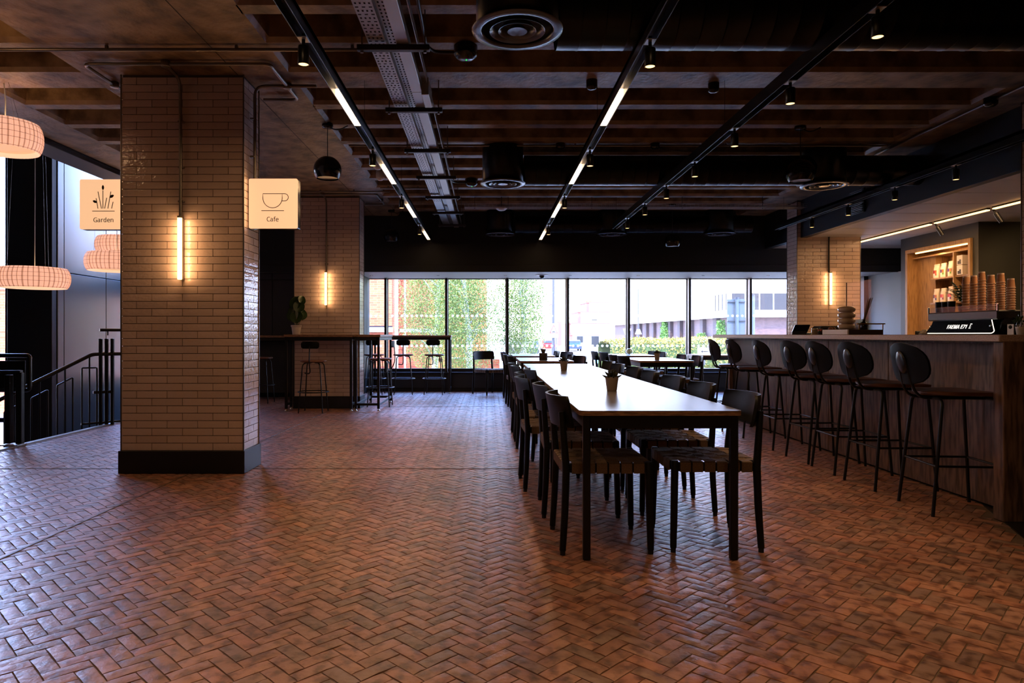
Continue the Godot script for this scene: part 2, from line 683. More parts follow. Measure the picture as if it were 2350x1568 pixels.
func build_windows() -> void:
	var pane_mat := mat("window_glass", Color(0.95, 0.97, 0.97, 0.04), 0.02)
	pane_mat.transparency = BaseMaterial3D.TRANSPARENCY_ALPHA
	var dot_mat := mat("dot_white", Color(0.96, 0.96, 0.96), 0.6)
	dot_mat.backlight_enabled = true
	dot_mat.backlight = Color(1.3, 1.3, 1.3)
	var s := st()
	lathe(s, [Vector2(0.0, -0.0006), Vector2(0.0235, -0.0006), Vector2(0.0235, -0.0006), Vector2(0.0235, 0.0006), Vector2(0.0235, 0.0006), Vector2(0.0, 0.0006)], 14, Transform3D(Basis(Vector3.RIGHT, PI / 2), Vector3.ZERO))
	var dot := mesh_of(s)
	var words := ["far left, partly behind the tiled column", "second from the left, before the brick building", "third from the left, before the birch trees", "fourth from the left, with the street sign beyond", "fifth from the left, before the open road", "sixth from the left, before the white building", "seventh, before the grey sign backs", "eighth, beside the right tiled column", "last on the right, hidden past the column"]
	for i in 9:
		var x := -3.155 + 1.175 * i
		var w := struct_thing("window_%d" % (i + 1), "full-height street window, " + words[i], "window")
		s = st()
		slab(s, x - 0.021, x + 0.021, 0.375, 2.2, 13.16, 13.30, 0.003)
		slab(s, x - 0.034, x + 0.034, 0.375, 2.2, 13.295, 13.36, 0.003)
		obj("mullion", s, M("frame_dark"), w)
		s = st()
		slab(s, x - 0.0225, x - 0.020, 0.375, 2.2, 13.175, 13.285)
		slab(s, x + 0.020, x + 0.0225, 0.375, 2.2, 13.175, 13.285)
		obj("mullion_strip", s, M("frame_side"), w)
		s = st()
		slab(s, x + 0.036, x + 1.139, 0.375, 0.44, 13.26, 13.36, 0.004)
		obj("bottom_rail", s, M("frame_dark"), w)
		s = st()
		slab(s, x + 0.036, x + 1.139, 2.175, 2.2, 13.27, 13.36, 0.003)
		obj("head_rail", s, M("frame_dark"), w)
		s = st()
		slab(s, x + 0.03, x + 1.145, 0.43, 2.185, 13.315, 13.321)
		var pane := obj("pane", s, pane_mat, w)
		for y in [1.465, 0.880]:
			for k in 11:
				obj("dot", dot, dot_mat, pane, Transform3D(Basis.IDENTITY, V(x + 0.115 + 0.0948 * k, y, 13.3135)))


func build_atrium() -> void:
	# the stair void to the left: floor below, high roof, glass sides, satin panels
	var p := struct_thing("wall_atrium", "high stair void beside the cafe with dark steelwork and glazing", "stairwell")
	var s := st()
	slab(s, -9.7, -4.65, -2.4, -2.2, -3.0, 13.5)
	obj("lower_floor", s, mat("lower_brick", Color(0.42, 0.31, 0.27), 0.5), p)
	s = st()
	slab(s, -9.7, -4.5, 6.2, 6.4, -3.2, 13.6)
	obj("roof", s, M("soffit"), p)
	s = st()
	slab(s, -4.66, -4.52, 3.75, 6.2, -3.1, 13.5)
	obj("upper_wall", s, M("grey_plaster"), p)
	s = st()
	slab(s, -4.85, -4.7, -2.2, -0.06, -3.0, 13.3)
	obj("lower_wall", s, M("dark_floor"), p)
	# dark steel channel along the slab edge
	s = st()
	slab(s, -4.96, -4.63, 3.10, 3.14, 0.0, 12.9, 0.004)
	slab(s, -4.80, -4.63, 3.14, 3.34, 0.0, 12.9, 0.004)
	obj("edge_channel", s, mat("edge_dark", Color(0.13, 0.12, 0.14), 0.5), p)
	# dark box column, then satin panels running away from it
	s = st()
	slab(s, -7.18, -6.51, -2.2, 6.2, 10.19, 10.30, 0.006)
	obj("box_column", s, mat("box_column", Color(0.025, 0.026, 0.034), 0.6), p)
	var cuts := [10.31, 10.47, 11.62, 12.45, 13.3]
	for i in cuts.size() - 1:
		for r in [[-2.2, 2.045], [2.06, 6.2]]:
			s = st()
			slab(s, -6.56, -6.5, r[0], r[1], cuts[i] + 0.006, cuts[i + 1] - 0.006, 0.004)
			obj("panel", s, M("satin_panel"), p)
	s = st()
	slab(s, -6.66, -6.555, -2.2, 6.2, 10.3, 13.4)
	obj("panel_backing", s, M("black_paint"), p)
	# glazing: beyond the box column, along the left, and the end behind the near column
	var glass := M("window_glass")
	s = st()
	slab(s, -9.5, -7.18, -2.2, 6.2, 10.42, 10.428)
	slab(s, -6.5, -4.75, 0.2, 6.2, 13.36, 13.368)
	obj("pane", s, glass, p)
	s = st()
	for x in [-9.5, -8.4, -7.30]:
		slab(s, x - 0.03, x + 0.03, -2.2, 6.2, 10.36, 10.48, 0.004)
	for y in [-0.2, 1.86, 4.2]:
		slab(s, -9.5, -7.18, y - 0.035, y + 0.035, 10.36, 10.48, 0.004)
	slab(s, -6.5, -4.75, -2.2, 0.25, 13.3, 13.42)
	slab(s, -6.5, -4.75, 1.85, 2.35, 13.33, 13.40)
	obj("glazing_bars", s, M("frame_dark"), p)
	s = st()
	slab(s, -9.7, -9.5, -2.2, 6.2, -3.0, 10.5)
	obj("side_wall", s, M("grey_wall"), p)
	s = st()
	slab(s, -4.8, -4.66, -2.2, 6.2, 12.0, 13.4)
	obj("end_wall", s, M("black_wall"), p)
	# ceiling-high return walls that keep the void closed behind the viewpoint
	var rail := thing("stair_railing", "black steel stair balustrade sloping down beyond the brick floor edge", "railing")
	rail_parts(rail)
	rail = thing("stair_railing", "black steel balustrade end panel at the far left beside the floor edge", "railing")
	near_rail(rail)


func rail_parts(p: Node3D) -> void:
	var m := M("black_metal")
	# plane of the balustrade: from the far newel towards the left
	var a := V(-4.60, 0, 8.40)
	var dir := V(-0.72, 0, -0.70).normalized()
	var at := func(t: float, y: float) -> Vector3: return a + dir * t + Vector3(0, y, 0)
	var s := st()
	tube(s, bent([at.call(-0.30, 0.862), at.call(0.24, 0.862), at.call(1.42, 0.235)], 0.05), 0.023, 10)
	obj("handrail", s, m, p)
	for t in [0.02, 0.085, 0.15]:
		s = st()
		box(s, at.call(t, 0.515), Vector3(0.035, 1.07, 0.035), 0.004)
		obj("newel", s, m, p)
	s = st()
	tube(s, [at.call(0.07, 1.09), at.call(0.07, 1.15)], 0.008)
	tube(s, bent([at.call(0.16, 1.155), at.call(-0.02, 1.155), at.call(-0.2, 1.155)], 0.02), 0.019, 10)
	obj("newel_rail", s, m, p)
	s = st()
	box(s, at.call(0.12, 0.40), Vector3(0.22, 0.035, 0.03), 0.003, Basis.looking_at(dir.cross(Vector3.UP)))
	obj("connector", s, m, p)
	# looped balusters: pairs under one sloping top bar
	for k in 5:
		var t0 := 0.19 + 0.255 * k
		var drop := maxf(0.0, (t0 - 0.24)) * 0.53
		var top := 0.70 - drop
		var slope := 0.0 if k == 0 else 0.53
		s = st()
		tube(s, bent([at.call(t0, -0.42 - drop), at.call(t0, top), at.call(t0 + 0.16, top - slope * 0.16), at.call(t0 + 0.16, -0.42 - drop)], 0.012, 2), 0.010, 6)
		obj("baluster_loop", s, m, p)
		s = st()
		tube(s, [at.call(t0 + 0.08, -0.42 - drop), at.call(t0 + 0.08, 0.845 - maxf(0.0, t0 + 0.08 - 0.24) * 0.53)], 0.010, 6)
		obj("baluster", s, m, p)
	s = st()
	tube(s, [at.call(-0.1, 0.03), at.call(0.36, 0.03)], 0.014, 6)
	obj("foot_rail", s, m, p)


func near_rail(p: Node3D) -> void:
	var m := M("black_metal")
	var s := st()
	for e in [[-4.755, 6.75, 0.02, 0.70], [-4.665, 6.78, 0.0, 0.72]]:
		s = st()
		slab(s, e[0] - 0.03, e[0] + 0.03, e[2], e[3], e[1], e[1] + 0.05, 0.004)
		obj("post", s, m, p)
	s = st()
	slab(s, -5.0, -4.63, 0.72, 0.745, 6.75, 6.80, 0.004)
	obj("top_plate", s, m, p)
	s = st()
	slab(s, -4.80, -4.62, 0.002, 0.014, 6.70, 6.85, 0.003)
	obj("base_plate", s, M("galvanised"), p)
	s = st()
	tube(s, bent([V(-5.7, 0.62, 7.0), V(-5.15, 0.885, 7.0), V(-4.70, 0.885, 7.0), V(-4.70, 0.53, 7.0), V(-5.05, 0.53, 7.0)], 0.03), 0.022, 8)
	obj("handrail_loop", s, m, p)
	s = st()
	slab(s, -5.3, -4.76, 0.55, 0.83, 7.02, 7.03, 0.002)
	obj("infill_plate", s, m, p)


# ---------------------------------------------------------------- floor

func brick_shape(r: RandomNumberGenerator, l: float, w: float) -> ArrayMesh:
	var s := st()
	s.set_smooth_group(1)
	var nx := 4
	var nz := 3
	var g := []
	for i in nx + 1:
		var row := []
		for j in nz + 1:
			var fx := float(i) / nx * 2 - 1
			var fz := float(j) / nz * 2 - 1
			var y := -0.0013 * (pow(absf(fx), 6.0) + pow(absf(fz), 4.0)) + r.randf_range(-0.0007, 0.0007)
			var wob := 0.0009 if (i == 0 or i == nx or j == 0 or j == nz) else 0.0
			row.append(Vector3(fx * (l / 2 - 0.001) + r.randf_range(-wob, wob), y, fz * (w / 2 - 0.001) + r.randf_range(-wob, wob)))
		g.append(row)
	for i in nx:
		for j in nz:
			quad(s, g[i][j], g[i][j + 1], g[i + 1][j + 1], g[i + 1][j], Vector3.UP)
	s.set_smooth_group(-1)
	var rim := []
	for i in nx + 1:
		rim.append(g[i][0])
	for j in range(1, nz + 1):
		rim.append(g[nx][j])
	for i in range(nx - 1, -1, -1):
		rim.append(g[i][nz])
	for j in range(nz - 1, 0, -1):
		rim.append(g[0][j])
	for i in rim.size():
		var a: Vector3 = rim[i]
		var b: Vector3 = rim[(i + 1) % rim.size()]
		var a2 := Vector3(a.x * 1.015, -0.010, a.z * 1.03)
		var b2 := Vector3(b.x * 1.015, -0.010, b.z * 1.03)
		quad(s, a, b, b2, a2, (a + b) * Vector3(1, 0, 1))
	return mesh_of(s)


func build_floor() -> void:
	var p := struct_thing("floor", "terracotta brick floor laid in a herringbone pattern", "floor")
	var s := st()
	slab(s, -4.66, 8.6, -0.25, -0.0045, -3.1, 13.5)
	obj("mortar_bed", s, M("grout"), p)
	s = st()
	slab(s, -4.70, -4.64, -0.10, 0.004, 0.2, 12.0, 0.003)
	obj("edge_trim", s, M("galvanised"), p)
	# dark floor behind the bar end, cut along a slanting line
	s = st()
	var poly := PackedVector2Array([Vector2(2.19, -2.0), Vector2(2.90, -3.70), Vector2(3.22, -4.47), Vector2(3.22, -9.1), Vector2(8.5, -9.1), Vector2(8.5, -2.0)])
	prism(s, poly, 0.009, Transform3D(Basis(Vector3(1, 0, 0), Vector3(0, 0, 1), Vector3(0, 1, 0)), Vector3(0, -0.006, 0)))
	obj("bar_floor", s, M("dark_floor"), p)
	var r := RandomNumberGenerator.new()
	r.seed = 77
	var L := 0.1425
	var W := 0.0590
	var shapes := []
	for i in 8:
		shapes.append(brick_shape(r, L - 0.0030, W - 0.0030))
	var tones := brick_tones()
	var near := []
	var q := sqrt(2.0)
	for a in range(10, 165):
		for b in range(-26, 44):
			for k in 2:
				var pq := Vector2(L / 2, W / 2) if k == 0 else Vector2(L + W / 2, W - L / 2)
				pq += Vector2(W, W) * a + Vector2(L, -L) * b
				var x := (pq.x - pq.y) / q
				var d := (pq.x + pq.y) / q
				if x < -4.60 or x > 8.4 or d < 1.35 or d > 13.24:
					continue
				if x > 3.3 and d > 9.2 and x > 6.4:
					continue
				var line := 2.90 + (d - 3.70) * 0.4155 - 0.05
				if x > minf(line, 3.16) and d < 9.15:
					continue
				if x > -2.88 and x < -1.95 and d > 5.44 and d < 5.73:
					continue
				var u := 1120.0 + x / d * 1567.0
				if u < -650.0 or u > 3000.0:
					continue
				var yaw := (PI / 4 if k == 0 else -PI / 4) + r.randf_range(-0.012, 0.012) + (PI if r.randf() < 0.5 else 0.0)
				var basis := Basis(Vector3.UP, yaw) * Basis.from_euler(Vector3(r.randf_range(-0.010, 0.010), 0, r.randf_range(-0.007, 0.007)))
				var vv := 768.0 + 1.1 / d * 1567.0
				var inside := u > -15.0 and u < 2365.0 and vv < 1600.0
				near.append([d if inside else d + 100.0, Transform3D(basis, V(x, r.randf_range(-0.0008, 0.0008), d)), r.randi() % 8, r.randi() % 8])
	near.sort_custom(func(m, n): return m[0] < n[0])
	for i in 300:
		var e = near[i]
		obj("brick", shapes[e[2]], M("brick_%d" % e[3]), p, e[1])
	for k in 8:
		var places := []
		var tints := []
		for i in range(300, near.size()):
			if near[i][2] == k:
				places.append(near[i][1])
				var c: Color = tones[near[i][3]]
				tints.append(c.srgb_to_linear() * r.randf_range(0.9, 1.1))
		scatter("brick_field", shapes[k], M("brick_8"), places, tints, p)
	# movement joints
	s = st()
	box(s, V(-2.36, -0.001, 5.2), Vector3(0.010, 0.008, 9.5), 0.0, Basis(Vector3.UP, -0.0145))
	obj("movement_joint", s, M("joint_strip"), p)
	s = st()
	slab(s, -4.6, 1.6, -0.005, 0.0022, 5.592, 5.602)
	obj("movement_joint", s, M("joint_strip"), p)
	s = st()
	slab(s, -1.9, 3.1, -0.005, 0.0022, 10.39, 10.40)
	obj("movement_joint", s, M("joint_strip"), p)


# ---------------------------------------------------------------- columns

func tile_shape(r: RandomNumberGenerator, l: float, h: float) -> ArrayMesh:
	# glazed tile in xy, its face towards +z
	var s := st()
	s.set_smooth_group(1)
	var nx := 6 if l > 0.15 else 3
	var ny := 2
	var g := []
	for i in nx + 1:
		var row := []
		for j in ny + 1:
			var fx := float(i) / nx * 2 - 1
			var fy := float(j) / ny * 2 - 1
			var z := 0.008 - (0.0012 if (i == 0 or i == nx or j == 0 or j == ny) else 0.0) + r.randf_range(-0.0006, 0.0006)
			row.append(Vector3(fx * (l / 2 - 0.0008), fy * (h / 2 - 0.0008), z))
		g.append(row)
	for i in nx:
		for j in ny:
			quad(s, g[i][j], g[i][j + 1], g[i + 1][j + 1], g[i + 1][j], Vector3.BACK)
	s.set_smooth_group(-1)
	for e in [[Vector3(-1, -1, 0), Vector3(1, -1, 0)], [Vector3(1, -1, 0), Vector3(1, 1, 0)], [Vector3(1, 1, 0), Vector3(-1, 1, 0)], [Vector3(-1, 1, 0), Vector3(-1, -1, 0)]]:
		var hs := Vector3(l / 2, h / 2, 0)
		var a: Vector3 = e[0] * hs
		var b: Vector3 = e[1] * hs
		quad(s, a, b, b + Vector3(0, 0, 0.0066), a + Vector3(0, 0, 0.0066), a + b)
	return mesh_of(s)


func build_columns() -> void:
	var r := RandomNumberGenerator.new()
	r.seed = 99
	var full := []
	var half := []
	for i in 5:
		full.append(tile_shape(r, 0.2390, 0.0562))
		half.append(tile_shape(r, 0.1175, 0.0562))
	# [label, x0, x1, front depth, lowest row shown singly, side shown (-1 left, 1 right), side rows singly]
	var c := tiled_column("cream glazed brick-tile column nearest the camera, between the lit signs", -2.907, -1.937, 5.41, 3.16, 0, 1, 26, full, half, r)
	c = tiled_column("cream glazed brick-tile column behind the high tables, left of the windows", -2.885, -1.915, 10.17, 3.16, 0, 1, 0, full, half, r)
	c = tiled_column("cream glazed brick-tile column rising behind the far end of the bar", 4.745, 5.715, 10.48, 3.16, 14, -1, 24, full, half, r)
	c = tiled_column("cream glazed brick-tile column at the right edge beside the coffee machine", 4.735, 5.705, 5.70, 3.16, 99, -1, 0, full, half, r)


func tiled_column(label: String, x0: float, x1: float, d: float, top: float, first_single: int, side: int, side_rows: int, full: Array, half: Array, r: RandomNumberGenerator) -> Node3D:
	var p := struct_thing("column", label, "column")
	var depth := 0.362
	var pitch := 0.0592
	var base := 0.18
	var t := 0.009
	var s := st()
	slab(s, x0 + t, x1 - t, 0.0, top, d + t, d + depth - t)
	obj("core", s, M("tile_grout"), p)
	s = st()
	slab(s, x0 - 0.014, x1 + 0.014, 0.0, base, d - 0.022, d + depth + 0.014, 0.003)
	obj("plinth", s, M("plinth_black"), p)
	for ex in [x0, x1]:
		for ed in [d, d + depth]:
			s = st()
			slab(s, ex - 0.005, ex + 0.005, base, top, ed - 0.004, ed + 0.004, 0.001)
			obj("corner_trim", s, M("steel_trim"), p)
	var rows := int((top - base) / pitch)
	var n_single := 0
	var rest := []
	var faces := []   # [origin of the face's lower left corner, direction along it, width, singles from row, up to row]
	faces.append([V(x0, 0, d + t), Vector3.RIGHT, x1 - x0, first_single, 999])
	if side == 1:
		faces.append([V(x1 - t, 0, d), Vector3.FORWARD, depth, 12, 12 + side_rows])
		faces.append([V(x0 + t, 0, d + depth), Vector3.BACK, depth, 999, 999])
	else:
		faces.append([V(x0 + t, 0, d + depth), Vector3.BACK, depth, 16, 16 + side_rows])
		faces.append([V(x1 - t, 0, d), Vector3.FORWARD, depth, 999, 999])
	faces.append([V(x1, 0, d + depth - t), Vector3.LEFT, x1 - x0, 999, 999])
	for f in faces:
		var along: Vector3 = f[1]
		var b := Basis(along, Vector3.UP, along.cross(Vector3.UP))
		for row in rows:
			var y := base + pitch * (row + 0.5)
			var spots := []
			var n := int(roundf(f[2] / 0.1211))
			var k := 0
			if row % 2 == 1:
				spots.append([0.0605, false])
				k = 1
			while k < n:
				if k + 1 < n:
					spots.append([(k + 1) * 0.1211, true])
					k += 2
				else:
					spots.append([(k + 0.5) * 0.1211, false])
					k += 1
			for e in spots:
				var tilt := Basis.from_euler(Vector3(r.randf_range(-0.012, 0.012), r.randf_range(-0.006, 0.006), 0))
				var xf := Transform3D(b * tilt, f[0] + along * e[0] + Vector3(0, y, 0))
				var v := r.randi() % 5
				if row >= f[3] and row < f[4] and n_single < 300:
					n_single += 1
					obj("tile", (full if e[1] else half)[v], M("tile_%d" % v), p, xf)
				else:
					rest.append([e[1], xf, v])
	for v in 2:
		for is_full in [true, false]:
			var places := []
			for e in rest:
				if e[0] == is_full and e[2] % 2 == v:
					places.append(e[1])
			if places.size():
				scatter("tile_field", (full if is_full else half)[v], M("tile_%d" % v), places, [], p)
	return p


# ---------------------------------------------------------------- bar

func build_bar_shell() -> void:
	var p := struct_thing("wall_bar", "low pale bar ceiling and dark fascia over the serving area", "bar soffit")
	var s := st()
	slab(s, 4.80, 4.90, 2.585, 3.5, 3.5, 11.9, 0.003)
	obj("fascia", s, M("black_wall"), p)
	s = st()
	slab(s, 4.88, 8.5, 2.64, 2.72, 3.0, 11.9)
	obj("deck", s, M("bar_ceiling"), p)
	var d := 3.0
	while d < 11.6:
		s = st()
		slab(s, 4.89, 8.5, 2.595, 2.645, d + 0.006, d + 0.594, 0.006)
		obj("ceiling_panel", s, M("bar_ceiling"), p)
		d += 0.6
	for e in [[2.90, 8.85], [2.74, 8.85]]:
		s = st()
		slab(s, 4.775, 4.80, e[0] - 0.075, e[0] + 0.075, e[1] - 0.17, e[1] + 0.17, 0.004)
		var g := obj("vent", s, M("black_paint"), p)
		for k in 6:
			s = st()
			box(s, V(4.77, e[0] - 0.055 + 0.022 * k, e[1]), Vector3(0.016, 0.004, 0.30), 0.0, Basis(Vector3.BACK, 0.5))
			obj("slat", s, M("black_metal"), g)
	# block with the lit shelf niche
	p = struct_thing("wall_niche", "dark green-grey bar back wall with a lit oak shelf niche", "wall")
	var m := M("olive_wall")
	s = st()
	slab(s, 6.5, 6.98, 0.0, 2.6, 9.05, 9.158)
	slab(s, 6.5, 6.98, 0.0, 2.6, 10.56, 10.75)
	slab(s, 6.5, 6.98, 2.401, 2.6, 9.158, 10.56)
	slab(s, 6.86, 6.98, 0.0, 2.6, 9.158, 10.56)
	slab(s, 6.98, 8.5, 0.0, 2.6, 9.05, 9.158)
	slab(s, 6.98, 7.08, 0.0, 2.6, 9.158, 10.75)
	obj("wall_block", s, m, p)
	# the oak lining
	var n := thing("shelf_niche", "tall oak-lined wall niche with shelves and a light strip, behind the coffee machine", "shelving")
	var o := M("oak_light")
	s = st()
	slab(s, 6.465, 6.85, 2.345, 2.40, 9.16, 10.585, 0.003)
	obj("frame_head", s, o, n)
	for e in [[9.16, 9.205], [10.53, 10.585]]:
		s = st()
		slab(s, 6.465, 6.85, 0.86, 2.344, e[0], e[1], 0.003)
		obj("frame_side", s, o, n)
	s = st()
	slab(s, 6.81, 6.858, 0.86, 2.36, 9.18, 10.56)
	obj("back_panel", s, o, n)
	s = st()
	slab(s, 6.62, 6.81, 0.86, 2.254, 10.10, 10.53, 0.003)
	obj("blank_panel", s, o, n)
	s = st()
	slab(s, 6.52, 6.81, 0.86, 2.254, 9.56, 9.582, 0.002)
	obj("divider", s, o, n)
	for y in [1.555, 1.915]:
		for e in [[9.205, 9.559], [9.583, 10.10]]:
			s = st()
			slab(s, 6.54, 6.81, y - 0.012, y + 0.012, e[0], e[1], 0.002)
			obj("shelf", s, o, n)
	s = st()
	slab(s, 6.54, 6.81, 2.255, 2.275, 9.205, 10.53, 0.002)
	obj("top_shelf", s, o, n)
	s = st()
	slab(s, 6.505, 6.525, 2.325, 2.343, 9.28, 10.40, 0.003)
	obj("light_strip", s, emit("strip_glow", Color(1.0, 0.74, 0.45), 2.6), n)
	area_light(n, V(6.515, 2.318, 9.84), Vector3(0.25, -1, 0), Vector2(1.1, 0.02), NICHE_ENERGY)
	shelf_goods()
	# far grey wall and the opening beside the column
	p = struct_thing("wall_far", "pale grey plastered wall beyond the bar, left of the niche", "wall")
	s = st()
	slab(s, 7.10, 7.30, 0.0, 2.19, 10.76, 12.75)
	obj("plaster_face", s, M("grey_plaster"), p)
	s = st()
	slab(s, 7.02, 7.32, 0.0, 2.19, 12.75, 13.0)
	obj("dark_jamb", s, M("black_paint"), p)


func shelf_goods() -> void:
	var prints := [
		[Color(0.62, 0.05, 0.05), Color(0.85, 0.35, 0.12), Color(0.80, 0.25, 0.15)], [Color(0.30, 0.12, 0.50), Color(0.90, 0.45, 0.15), Color(0.35, 0.60, 0.15)], [Color(0.32, 0.14, 0.52), Color(0.88, 0.50, 0.20), Color(0.40, 0.62, 0.18)],
		[Color(0.42, 0.20, 0.10), Color(0.75, 0.38, 0.15), Color(0.25, 0.15, 0.40)], [Color(0.75, 0.10, 0.12), Color(0.85, 0.40, 0.20), Color(0.55, 0.12, 0.20)], [Color(0.70, 0.12, 0.10), Color(0.85, 0.35, 0.25), Color(0.40, 0.12, 0.40)]]
	var where := ["red-printed coffee bag, left of three on the upper niche shelf", "purple-printed coffee bag, middle of three on the upper niche shelf", "taller purple-printed coffee bag, right of three on the upper niche shelf", "brown-printed coffee bag, left of three on the lower niche shelf", "red-printed coffee bag, middle of three on the lower niche shelf", "red-printed coffee bag, right of three on the lower niche shelf"]
	for i in 6:
		var up := i < 3
		var y := 1.927 if up else 1.567
		var d: float = [10.015, 9.86, 9.70][i % 3]
		var h: float = [0.205, 0.205, 0.22][i % 3]
		var b := thing("coffee_bag", where[i], "coffee bag", V(6.59, y, d), -PI / 2, "coffee bags on the niche shelves")
		var s := st()
		# pouch: full foot, flattened and folded top
		var fr := []
		var bk := []
		for k in 9:
			var t := k / 8.0
			var hw := 0.058 - 0.006 * t
			var dp := 0.036 * (1.0 - pow(t, 3.0)) + 0.003
			if k == 8:
				dp = 0.006
			var r1 := []
			var r2 := []
			for j in 5:
				var f := j / 2.0 - 1.0
				r1.append(Vector3(f * hw, t * h, dp * (1.0 - 0.45 * f * f)))
				r2.append(Vector3(f * hw, t * h, -dp * (1.0 - 0.45 * f * f)))
			fr.append(r1)
			bk.append(r2)
		sheet(s, fr, bk)
		obj("pouch", s, mat("bag_paper", Color(0.86, 0.80, 0.72), 0.6), b)
		s = st()
		box(s, Vector3(0, h * 0.93, 0.009), Vector3(0.104, 0.022, 0.006), 0.002)
		obj("fold", s, M("bag_paper"), b)
		var k := 0
		for e in [[-0.020, 0.105, 0.030, 0.045], [0.014, 0.105, 0.034, 0.045], [0.014, 0.066, 0.034, 0.030], [-0.020, 0.058, 0.030, 0.040]]:
			s = st()
			box(s, Vector3(e[0], e[1] - 0.014, 0.0355), Vector3(e[2], e[3], 0.004))
			var c: Color = prints[i][mini(k, 2)] if k < 3 else Color(0.92, 0.88, 0.84)
			obj("print_block", s, mat("print_%d_%d" % [i, k], c, 0.5), b)
			k += 1
	for i in 2:
		var b := thing("carton", ["upper of two white cartons stacked in the niche, printed with cups", "lower of two white cartons stacked in the niche, printed with cups"][i], "carton", V(6.575, 1.928 + 0.137 * (1 - i), 9.45), -PI / 2, "white cartons in the niche")
		var s := st()
		box(s, Vector3(0, 0.066, 0), Vector3(0.115, 0.132, 0.10), 0.002)
		obj("box", s, mat("carton_white", Color(0.88, 0.84, 0.78), 0.6), b)
		for e in [[-0.022, 0.036, 0.030, 0.038], [0.012, 0.046, 0.034, 0.056], [0.0, 0.018, 0.070, 0.010]]:
			s = st()
			box(s, Vector3(e[0], e[1], 0.0505), Vector3(e[2], e[3], 0.002))
			obj("print_block", s, mat("print_grey_%d" % int(e[2] * 1000), Color(0.25, 0.22, 0.20), 0.6), b)
	var c := thing("canister", "black canister left of the coffee bags on the lower niche shelf", "canister", V(6.70, 1.567, 10.05))
	var s := st()
	lathe(s, [Vector2(0, 0), Vector2(0.040, 0), Vector2(0.042, 0.004), Vector2(0.042, 0.10), Vector2(0.042, 0.10), Vector2(0.044, 0.102), Vector2(0.044, 0.125), Vector2(0.040, 0.13), Vector2(0, 0.13)], 18)
	obj("tin", s, M("black_gloss"), c)
	s = st()
	box(s, Vector3(-0.042, 0.05, 0), Vector3(0.002, 0.012, 0.03))
	obj("label", s, M("carton_white"), c)
	var books := thing("slim_box", "slim pale and black boxes upright in the right niche compartment", "box", V(6.60, 1.567, 9.44))
	for k in 3:
		s = st()
		box(s, Vector3(0.0, 0.085, -0.05 + 0.045 * k), Vector3(0.12, 0.17, 0.036), 0.002)
		obj("box", s, [M("carton_white"), M("black_gloss"), M("carton_white")][k], books)


func build_bar() -> void:
	var p := thing("bar_counter", "long oak-fronted bar counter with a speckled stone top", "bar counter")
	var s := st()
	slab(s, 2.995, 3.75, 1.057, 1.099, 4.0, 9.10, 0.004)
	obj("countertop", s, M("counter_stone"), p)
	var cuts := [4.09, 5.46, 6.42, 7.33, 8.15]
	for i in 4:
		s = st()
		slab(s, 3.20, 3.235, 0.012, 1.045, cuts[i] + 0.003, cuts[i + 1] - 0.003, 0.002)
		obj("front_panel", s, M("oak_bar"), p)
	s = st()
	slab(s, 3.225, 3.26, 0.0, 1.057, 4.05, 9.0)
	slab(s, 3.6, 3.7, 0.0, 1.057, 4.1, 9.0)
	obj("carcass", s, M("black_paint"), p)
	s = st()
	slab(s, 3.16, 3.24, 1.040, 1.058, 4.09, 9.05, 0.002)
	obj("shadow_rail", s, M("oak_bar"), p)
	s = st()
	slab(s, 3.02, 3.75, 0.0, 1.057, 4.0, 4.085, 0.004)
	obj("end_panel", s, M("oak_bar"), p)
	s = st()
	slab(s, 3.185, 3.75, 0.0, 1.057, 9.0, 9.06, 0.004)
	obj("end_panel", s, M("oak_bar"), p)
	s = st()
	slab(s, 3.255, 3.29, 0.0, 1.057, 8.15, 9.0)
	obj("recess_panel", s, M("oak_bar"), p)
	# lower worktops behind
	var w := thing("back_counter", "low dark work counter behind the bar carrying the coffee machine", "counter")
	s = st()
	slab(s, 4.95, 5.75, 0.86, 0.90, 6.30, 8.6, 0.003)
	obj("worktop", s, M("counter_stone"), w)
	s = st()
	slab(s, 5.0, 5.75, 0.0, 0.86, 6.34, 8.56, 0.003)
	obj("carcass", s, M("black_paint"), w)
	w = thing("back_counter", "low pale work counter below the lit shelf niche", "counter")
	s = st()
	slab(s, 5.95, 6.45, 0.88, 0.92, 8.9, 11.3, 0.003)
	obj("worktop", s, M("white_plastic"), w)
	s = st()
	slab(s, 6.0, 6.45, 0.0, 0.88, 8.95, 11.25, 0.003)
	obj("carcass", s, M("black_paint"), w)
	bar_stools()
	counter_goods()
	coffee_machine()


